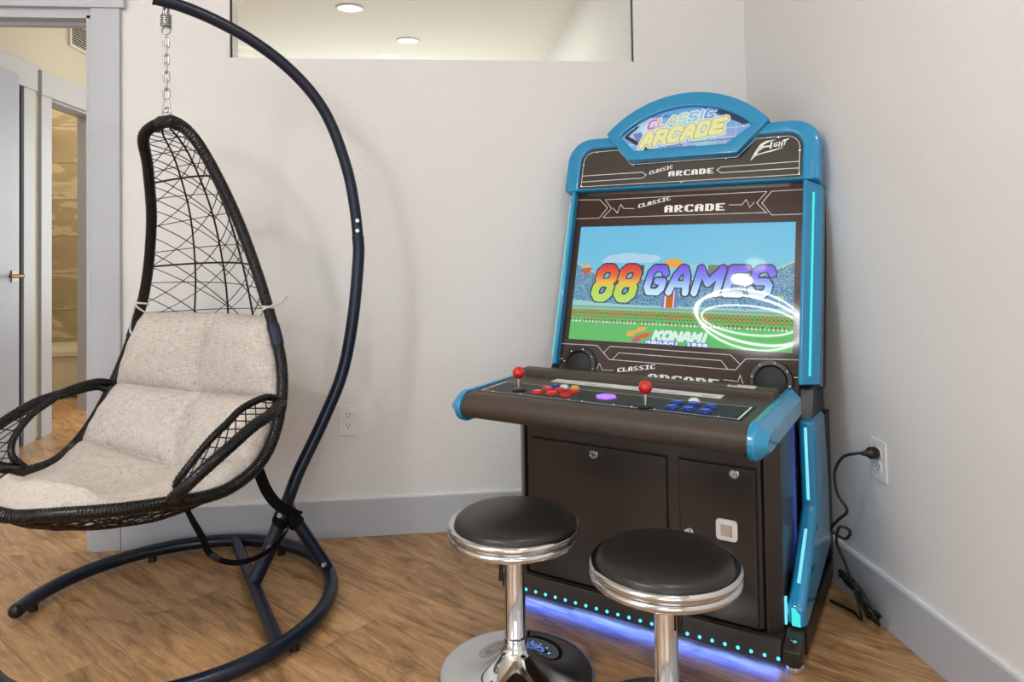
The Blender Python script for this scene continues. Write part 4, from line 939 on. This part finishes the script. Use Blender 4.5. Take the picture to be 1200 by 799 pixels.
# local frame: x_local = w sign
def lc(p):   # (w,f,z) -> local coords with y forward
    return (-p[0], p[1], p[2])
def cutp(pts): return [lc(p) for p in pts]
ks = np.linspace(0, 10, 121)
rp = [rim(k) for k in ks]+[rim(k)*[-1, 1, 1] for k in ks[::-1][1:-1]]
rimmb = MB(); N_ = len(rp)
rimmb.tube(cutp(rp), .0165, 14, closed=True)
rimmb.build('rim', M['wicker'], chair, True)
# wrapping cane round the rim: ridges
wr = MB()
dense = [rim(k) for k in np.linspace(0, 10, 420)]; dense = dense+[p*[-1, 1, 1] for p in dense[::-1][1:-1]]
dense = [Vector(lc(p)) for p in dense]; nd = len(dense); hel = []
acc = 0.
seg = 0
for i in range(0, nd):
    a, b_ = dense[i], dense[(i+1) % nd]; t_ = (b_-a); l_ = t_.length; t_.normalize()
    up = Vector((0, 1, 0)); n1 = (up-t_*up.dot(t_)); n1 = n1.normalized() if n1.length > .05 else t_.orthogonal().normalized(); n2 = t_.cross(n1)
    for j in range(4):
        ph = (acc+l_*j/4)/.0085*2*PI; hel.append(a+t_*(l_*j/4)+(n1*math.cos(ph)+n2*math.sin(ph))*.0158)
    acc += l_
# coarse helix reads as woven wrapping
wr.tube(hel, .0026, 4, closed=True); tag(wr.build('rim_wrapping', M['wicker'], chair, fix=False), kind='stuff')
# ribs
def strand(mb, kk, ss, r, n=5, m=24):
    pts = [Vector(lc(shell(k, s))) for k, s in zip(np.interp(np.linspace(0, 1, m), np.linspace(0, 1, len(kk)), kk), np.interp(np.linspace(0, 1, m), np.linspace(0, 1, len(ss)), ss))]
    mb.tube(pts, r, n, cap=False)
for s in (-.48, 0, .48):
    mb = MB(); strand(mb, [.18, 9.9], [s*.9, s], .0032, 6, 60); mb.build('rib', M['net'], chair, True)
for k in (2.3, 3.6, 4.8, 6.0, 7.4, 8.6):
    mb = MB(); strand(mb, [k, k], [-1, 1], .0032, 6, 24); mb.build('cross_rib', M['net'], chair, True)
net = MB(); rr2 = random.Random(3)
kl = [.45+.42*i for i in range(23)]
for i, k in enumerate(kl):
    strand(net, [k+rr2.uniform(-.08, .08), k+rr2.uniform(-.12, .12)], [-1, 1], .0014, 4, 14)
    for dk, m_ in ((1.5, 1), (1.5, -1)):
        k2 = min(k+dk+rr2.uniform(-.15, .15), 9.8); strand(net, [k, k2], [-m_, m_], .0016, 4, 18)
    for dk, m_ in ((.62, 1), (.62, -1)):
        k2 = min(k+dk+rr2.uniform(-.1, .1), 9.8); strand(net, [k+.2, k2+.2 if k2 < 9.6 else k2], [-m_, 0], .0014, 4, 10)
for i in range(17):   # the tighter web of the underside
    k = 6.2+3.5*i/17; strand(net, [k, min(9.85, k+rr2.uniform(-.9, .9))], [-1, 1], .0019, 4, 16)
    s = -1+2*i/16; strand(net, [6.3, 9.8], [s, max(-1, min(1, s+rr2.uniform(-.5, .5)))], .0018, 4, 16)
tag(net.build('netting', M['net'], chair, True, fix=False), kind='stuff')
# top wrap and eye
MB().tube([(x, -.020, 1.500+z) for x, z in ((-.05, -.012), (-.02, .001), (.02, .001), (.05, -.012))], .0205, 12).build('top_wrap', M['wicker'], chair, True)
MB().tube([(.016*math.cos(a), -.020, 1.528+.016*math.sin(a)) for a in np.linspace(0, 2*PI, 20, endpoint=False)], .0035, 8, closed=True).build('hanging_eye', M['galv'], chair, True)
# joint sleeves on the rim
for sgn in (-1, 1):
    pts = [Vector(lc(rim(k)*[sgn, 1, 1])) for k in (4.05, 4.15, 4.25, 4.35)] if False else [Vector(lc(rim(k)*[sgn, 1, 1])) for k in np.linspace(4.35, 4.6, 5)]
    MB().tube(pts, .0192, 16).build('joint_sleeve', M['stand'], chair, 40)
# armrests
for sgn in (1, -1):
    outer_ = [rim(5.42), np.array([.392, -.072, .655]), np.array([.425, .0, .645]), np.array([.440, .085, .633]), np.array([.444, .165, .604]), np.array([.436, .240, .568]), np.array([.402, .280, .524]), np.array([.350, .262, .490]), rim(7.75)+[.004, 0, .01]]
    inner_ = [rim(5.30)+[-.004, .01, .0], np.array([.358, -.045, .676]), np.array([.364, .045, .666]), np.array([.366, .10, .640]), np.array([.366, .160, .610]), np.array([.354, .215, .560]), np.array([.330, .235, .515]), rim(7.7)+[.0, 0, .012]]
    oc = [np.array(v) for v in catmull(outer_, 6)]; ic = [np.array(v) for v in catmull(inner_, 7)]
    oc = [p*[sgn, 1, 1] for p in oc]; ic = [p*[sgn, 1, 1] for p in ic]
    arm = MB().tube(cutp(oc), .0155, 14).build('armrest', M['wicker'], chair, True)
    MB().tube(cutp(ic), .0095, 10).build('inner_rail', M['wicker'], arm, True)
    an = MB(); n1, n2 = len(oc), len(ic)
    for i in range(15):
        a = i/15; b_ = min(1, a+.09); c_ = max(0, a-.05)
        an.tube([lc(oc[int(a*(n1-1))]), lc(ic[int(b_*(n2-1))])], .0018, 4, cap=False); an.tube([lc(oc[int(b_*(n1-1))]), lc(ic[int(c_*(n2-1))])], .0018, 4, cap=False)
    # helix wrap on both
    for cur, rad, pit in ((oc, .0150, .012), (ic, .0092, .011)):
        hp_ = []; ac = 0; V_ = [Vector(lc(p)) for p in cur]
        for i in range(len(V_)-1):
            a, b_ = V_[i], V_[i+1]; t_ = b_-a; l_ = t_.length; t_.normalize(); n1_ = (Vector((1, 0, .3))-t_*Vector((1, 0, .3)).dot(t_)).normalized(); n2_ = t_.cross(n1_); mm = max(2, int(l_/pit*8))
            for j in range(mm): ph = (ac+l_*j/mm)/pit*2*PI; hp_.append(a+t_*(l_*j/mm)+(n1_*math.cos(ph)+n2_*math.sin(ph))*rad)
            ac += l_
        an.tube(hp_, .0024, 4)
    # side web between armrest and seat rim
    for i in range(20):
        a = .30+.62*i/20; k = 5.5+2.2*i/20+rr2.uniform(-.15, .15); q = oc[int(a*(n1-1))]; e_ = rim(k)*[sgn, 1, 1]
        if sgn == -1 and i >= 16: an.tube([lc(q), lc((q+e_)/2+[sgn*.015, 0, -.01]), lc(e_)], .0020, 4, cap=False)
    tag(an.build('arm_netting', M['net'], arm, True, fix=False), kind='stuff')

# ------------------------------------------------------------------ seat cushion
cush = empty('seat_cushion', (AX.x, AX.y, 0), YC-PI/2, label='oatmeal linen tufted cushion lying in the black swing chair', cat='cushion')
KA, KB = 4.25, 9.75; seams = [5.32, 6.42, 8.05]
NU, NV = 120, 210
def cell(x, edges):
    for a, b_ in zip(edges[:-1], edges[1:]):
        if x <= b_: return (x-a)/(b_-a)
    return 1.
ke = [KA]+seams+[KB]
topv = []; botv = []
RD = np.array([rim(k) for k in np.linspace(3.6, 10, 220)])
for j in range(NV+1):
    k = KA+(KB-KA)*j/NV
    for i in range(NU+1):
        s = -1+2*i/NU
        sw = .06*math.sin(k*2.1)
        pk = max(math.sin(PI*min(max(cell(k, ke), 0), 1)), 0)
        ps = max(math.sin(PI*min(max(cell(s, [-1, sw, 1]), 0), 1)), 0)
        sse = s*.955
        p = shell(k, sse, 0.0); n_ = nk(k)
        dr = float(np.min(np.hypot(np.hypot(abs(p[0])-RD[:, 0], p[1]-RD[:, 1]), (rim(k)[2]-RD[:, 2])*.6)))   # distance to the rim
        seat = min(max((k-6.3)/1.5, 0), 1); seat = seat*seat*(3-2*seat)
        g_ = min(max((p[1]-.25)/.15, 0), 1); g_ = g_*g_*(3-2*g_)
        ed = min(1, dr/.05)**.5*(1-seat)+(min(1, dr/.13)**.9*(1-g_)+min(1, dr/.035)**.5*g_)*seat
        top = min(1, max(0, (k-KA)/.12))**.5
        ed *= top
        groove = pk**.32*(.02+.98*ps**.30)
        if k > 8.05: groove = max(groove, .70+.30*groove)
        th = .008+.080*groove*(1-.36*seat)
        ang = math.atan2(p[0], p[1]+.02)
        roll = seat*g_*.036*math.exp(-((dr-.060)/.045)**2)*(1+.10*math.sin(ang*9+1)+.08*math.sin(ang*23)-.35*math.exp(-((ang+.25)/.07)**2)-.30*math.exp(-((ang-.55)/.06)**2))
        base_ = .45*bulge(k)*(1-sse*sse)
        wr_ = (.0016*math.sin(k*17+s*6)*math.sin(s*9)+.0012*math.sin(s*40+k*3)*pk)*ed
        lift = -.012
        up_ = base_+lift+.012+th*ed+wr_
        topv.append(lc((p[0], p[1]-n_[0]*up_, p[2]-n_[1]*up_+roll)))
        dn = base_+lift+.002
        botv.append(lc((p[0], p[1]-n_[0]*dn, p[2]-n_[1]*dn)))
nv = (NU+1)*(NV+1); vs = topv+botv; fs = []
for j in range(NV):
    for i in range(NU):
        a = j*(NU+1)+i; fs.append((a, a+1, a+NU+2, a+NU+1)); fs.append((nv+a, nv+a+NU+1, nv+a+NU+2, nv+a+1))
for j in range(NV):
    a = j*(NU+1); fs.append((a, a+NU+1, nv+a+NU+1, nv+a)); a += NU; fs.append((a, nv+a, nv+a+NU+1, a+NU+1))
for i in range(NU):
    a = i; fs.append((a, nv+a, nv+a+1, a+1)); a = NV*(NU+1)+i; fs.append((a, a+1, nv+a+1, nv+a))
me = bpy.data.meshes.new('cushion_body'); me.from_pydata(vs, [], fs); me.update()
uv = me.uv_layers.new(name='UVMap'); li = np.zeros(len(me.loops), int); me.loops.foreach_get('vertex_index', li); li = li % nv
uu = np.stack([(li % (NU+1))/NU*.75, (li//(NU+1))/NV*1.1], 1); uv.data.foreach_set('uv', uu.ravel().astype(np.float32))
bm = bmesh.new(); bm.from_mesh(me); bmesh.ops.recalc_face_normals(bm, faces=bm.faces); bm.to_mesh(me); bm.free()
link('cushion_body', me, M['linen'], cush, True)
for sgn, tail in ((1, [(.025, .0, .012), (.055, .01, .018), (.09, .02, .045)]), (-1, [(.0, .01, -.03), (.012, .01, -.08), (.006, .01, -.10)])):
    p0 = Vector(shell(KA+.02, .93*sgn)); r_ = Vector(rim(4.12)*[sgn, 1, 1])
    pts = [p0, (p0+r_)/2+Vector((0, .03, .01)), r_+Vector((sgn*.018, .008, .004))]
    tl = [r_+Vector((sgn*.018*1, .012, .0))+Vector((a*sgn if sgn == 1 else -a, b_, c_)) for a, b_, c_ in tail]
    MB().tube([lc(p) for p in catmull(pts+tl, 5)], .0035, 6).build('tie', M['tie'], cush, True)
    loop = [r_+Vector((.0195*math.cos(a), .0195*math.sin(a), .004*math.sin(a))) for a in np.linspace(0, 2*PI, 18, endpoint=False)]
    MB().tube([lc(p) for p in loop], .0035, 6, closed=True).build('tie_knot', M['tie'], cush, True)

# ------------------------------------------------------------------ hanging chain
hp0 = pp[-1]; hang = Vector((AX.x, AX.y, 0))+fv3*-.020; top_z = 1.853; bot_z = 1.530
ch = empty('hanging_chain', (hang.x, hang.y, bot_z), label='galvanised chain with coil spring and snap hook holding the swing chair', cat='chain')
def linkmesh(h, w, r, n=8):
    pts = []
    hh = h/2-w/2
    for a in np.linspace(0, PI, 8): pts.append((w/2*math.cos(a), 0, hh+w/2*math.sin(a)))
    for a in np.linspace(PI, 2*PI, 8): pts.append((w/2*math.cos(a), 0, -hh+w/2*math.sin(a)))
    return MB().tube(pts, r, n, closed=True).mesh('chain_link')
lm_ = linkmesh(.034, .0155, .0030); lm_.materials.append(M['galv']); lm_.polygons.foreach_set('use_smooth', [True]*len(lm_.polygons))
z = .040
MB().tube([(.0095*math.cos(a)*(1-.25*math.sin(a)), 0, .022+.022*math.sin(a)) for a in np.linspace(0, 2*PI, 20, endpoint=False)], .0028, 8, closed=True).build('snap_hook', M['galv'], ch, True)
for i in range(7):
    l = link('chain_link', lm_, None, ch); l.location = (0, 0, .058+i*.0265); l.rotation_euler = (0, 0, .3+(i % 2)*PI/2)
zt = .058+6*.0265+.026
MB().tube([(.013*math.cos(a), .004*math.sin(a), zt+.0105+.0125*math.sin(a)) for a in np.linspace(0, 2*PI, 20, endpoint=False)], .0028, 8, closed=True).build('spring_loop', M['galv'], ch, True)
sp = [(.0145*math.cos(a), .0145*math.sin(a), zt+.022+.038*a/(2*PI*6.5)) for a in np.linspace(0, 2*PI*6.5, 130)]
MB().tube(sp, .0026, 8).build('coil_spring', M['galv'], ch, True)
tp = top_z-bot_z
l = link('chain_link', lm_, None, ch); l.location = (0, 0, zt+.073); l.rotation_euler = (0, .25, 1.2); l.scale = (1.1, 1.1, 1.0)
MB().tube([(.0095*math.cos(a), 0, tp-.014+.016*math.sin(a)) for a in np.linspace(0, 2*PI, 18, endpoint=False)], .0026, 8, closed=True).build('top_eye', M['galv'], ch, True)

# ------------------------------------------------------------------ strap tied round the stand
def ribbon(pts, w, wd_, name, parent, m, th=.0012):
    P = catmull(pts, 8); vs = []; fs = []
    for i, p in enumerate(P):
        t_ = (P[min(i+1, len(P)-1)]-P[max(i-1, 0)]).normalized(); wdir = (wd_-t_*wd_.dot(t_)).normalized()*w/2; n_ = t_.cross(wdir).normalized()*th
        vs += [p+wdir+n_, p-wdir+n_, p-wdir-n_, p+wdir-n_]
    for i in range(len(P)-1):
        for k in range(4): a = i*4+k; b_ = i*4+(k+1) % 4; fs.append((a, b_, b_+4, a+4))
    n4 = (len(P)-1)*4; fs += [(3, 2, 1, 0), (n4, n4+1, n4+2, n4+3)]
    return MB().add(vs, fs).build(name, m, parent, 50)
stp = empty('tie_down_strap', (0, 0, 0), label='black webbing strap wrapped round the pole joint and hanging from the seat', cat='strap')
def W3(w, f, z): return Vector((AX.x, AX.y, 0))+wv3*w+fv3*f+Vector((0, 0, z))
J = foot+ax2*.105+Vector((0, 0, .255))
V3 = lambda *a: Vector(a)
ribbon([V3(-.585, 2.31, .455), V3(-.570, 2.33, .407), V3(-.548, 2.335, .347), V3(-.516, 2.34, .300), V3(-.475, 2.355, .266), V3(-.455, 2.37, .250)], .036, Vector((.8, -.1, .6)), 'upper_strap', stp, M['strap'])
ribbon([V3(-.79, 2.26, .385), V3(-.742, 2.23, .315), V3(-.715, 2.25, .245), V3(-.700, 2.28, .180), V3(-.640, 2.29, .148), V3(-.575, 2.31, .150), V3(-.520, 2.335, .178), V3(-.485, 2.35, .220), V3(-.470, 2.36, .262)], .019, Vector((.5, -.2, 1)), 'lower_strap', stp, M['strap'])
bx = rj-jn; bx.normalize(); q0 = jn+bx*.075+Vector((0, 0, .025)); e1_ = bx.orthogonal().normalized(); e2_ = bx.cross(e1_)
ribbon([q0+e1_*.0245*math.cos(a)+e2_*.0245*math.sin(a) for a in np.linspace(0, 2*PI, 14)], .026, bx, 'strap_loop', stp, M['strap'])
px_ = (foot+ax2*.105+Vector((0, 0, .265)))-(foot+ax2*.056+Vector((0, 0, .148))); px_.normalize(); q0 = foot+ax2*.088+Vector((0, 0, .222)); e1_ = px_.orthogonal().normalized(); e2_ = px_.cross(e1_)
ribbon([q0+e1_*.0265*math.cos(a)+e2_*.0265*math.sin(a)+px_*.008*math.sin(a) for a in np.linspace(0, 2*PI, 14)], .026, px_, 'strap_loop', stp, M['strap'])
o = MB().box(-.018, .018, -.005, .005, -.010, .010).build('buckle', M['black'], stp); o.location = (-.690, 2.283, .172); o.rotation_euler = (0, .6, 0); bevel(o, .003, 1)

# ------------------------------------------------------------------ switch off shadow-terminator surprises on flat light meshes
print('objects', len(bpy.data.objects), 'planks', nplank)
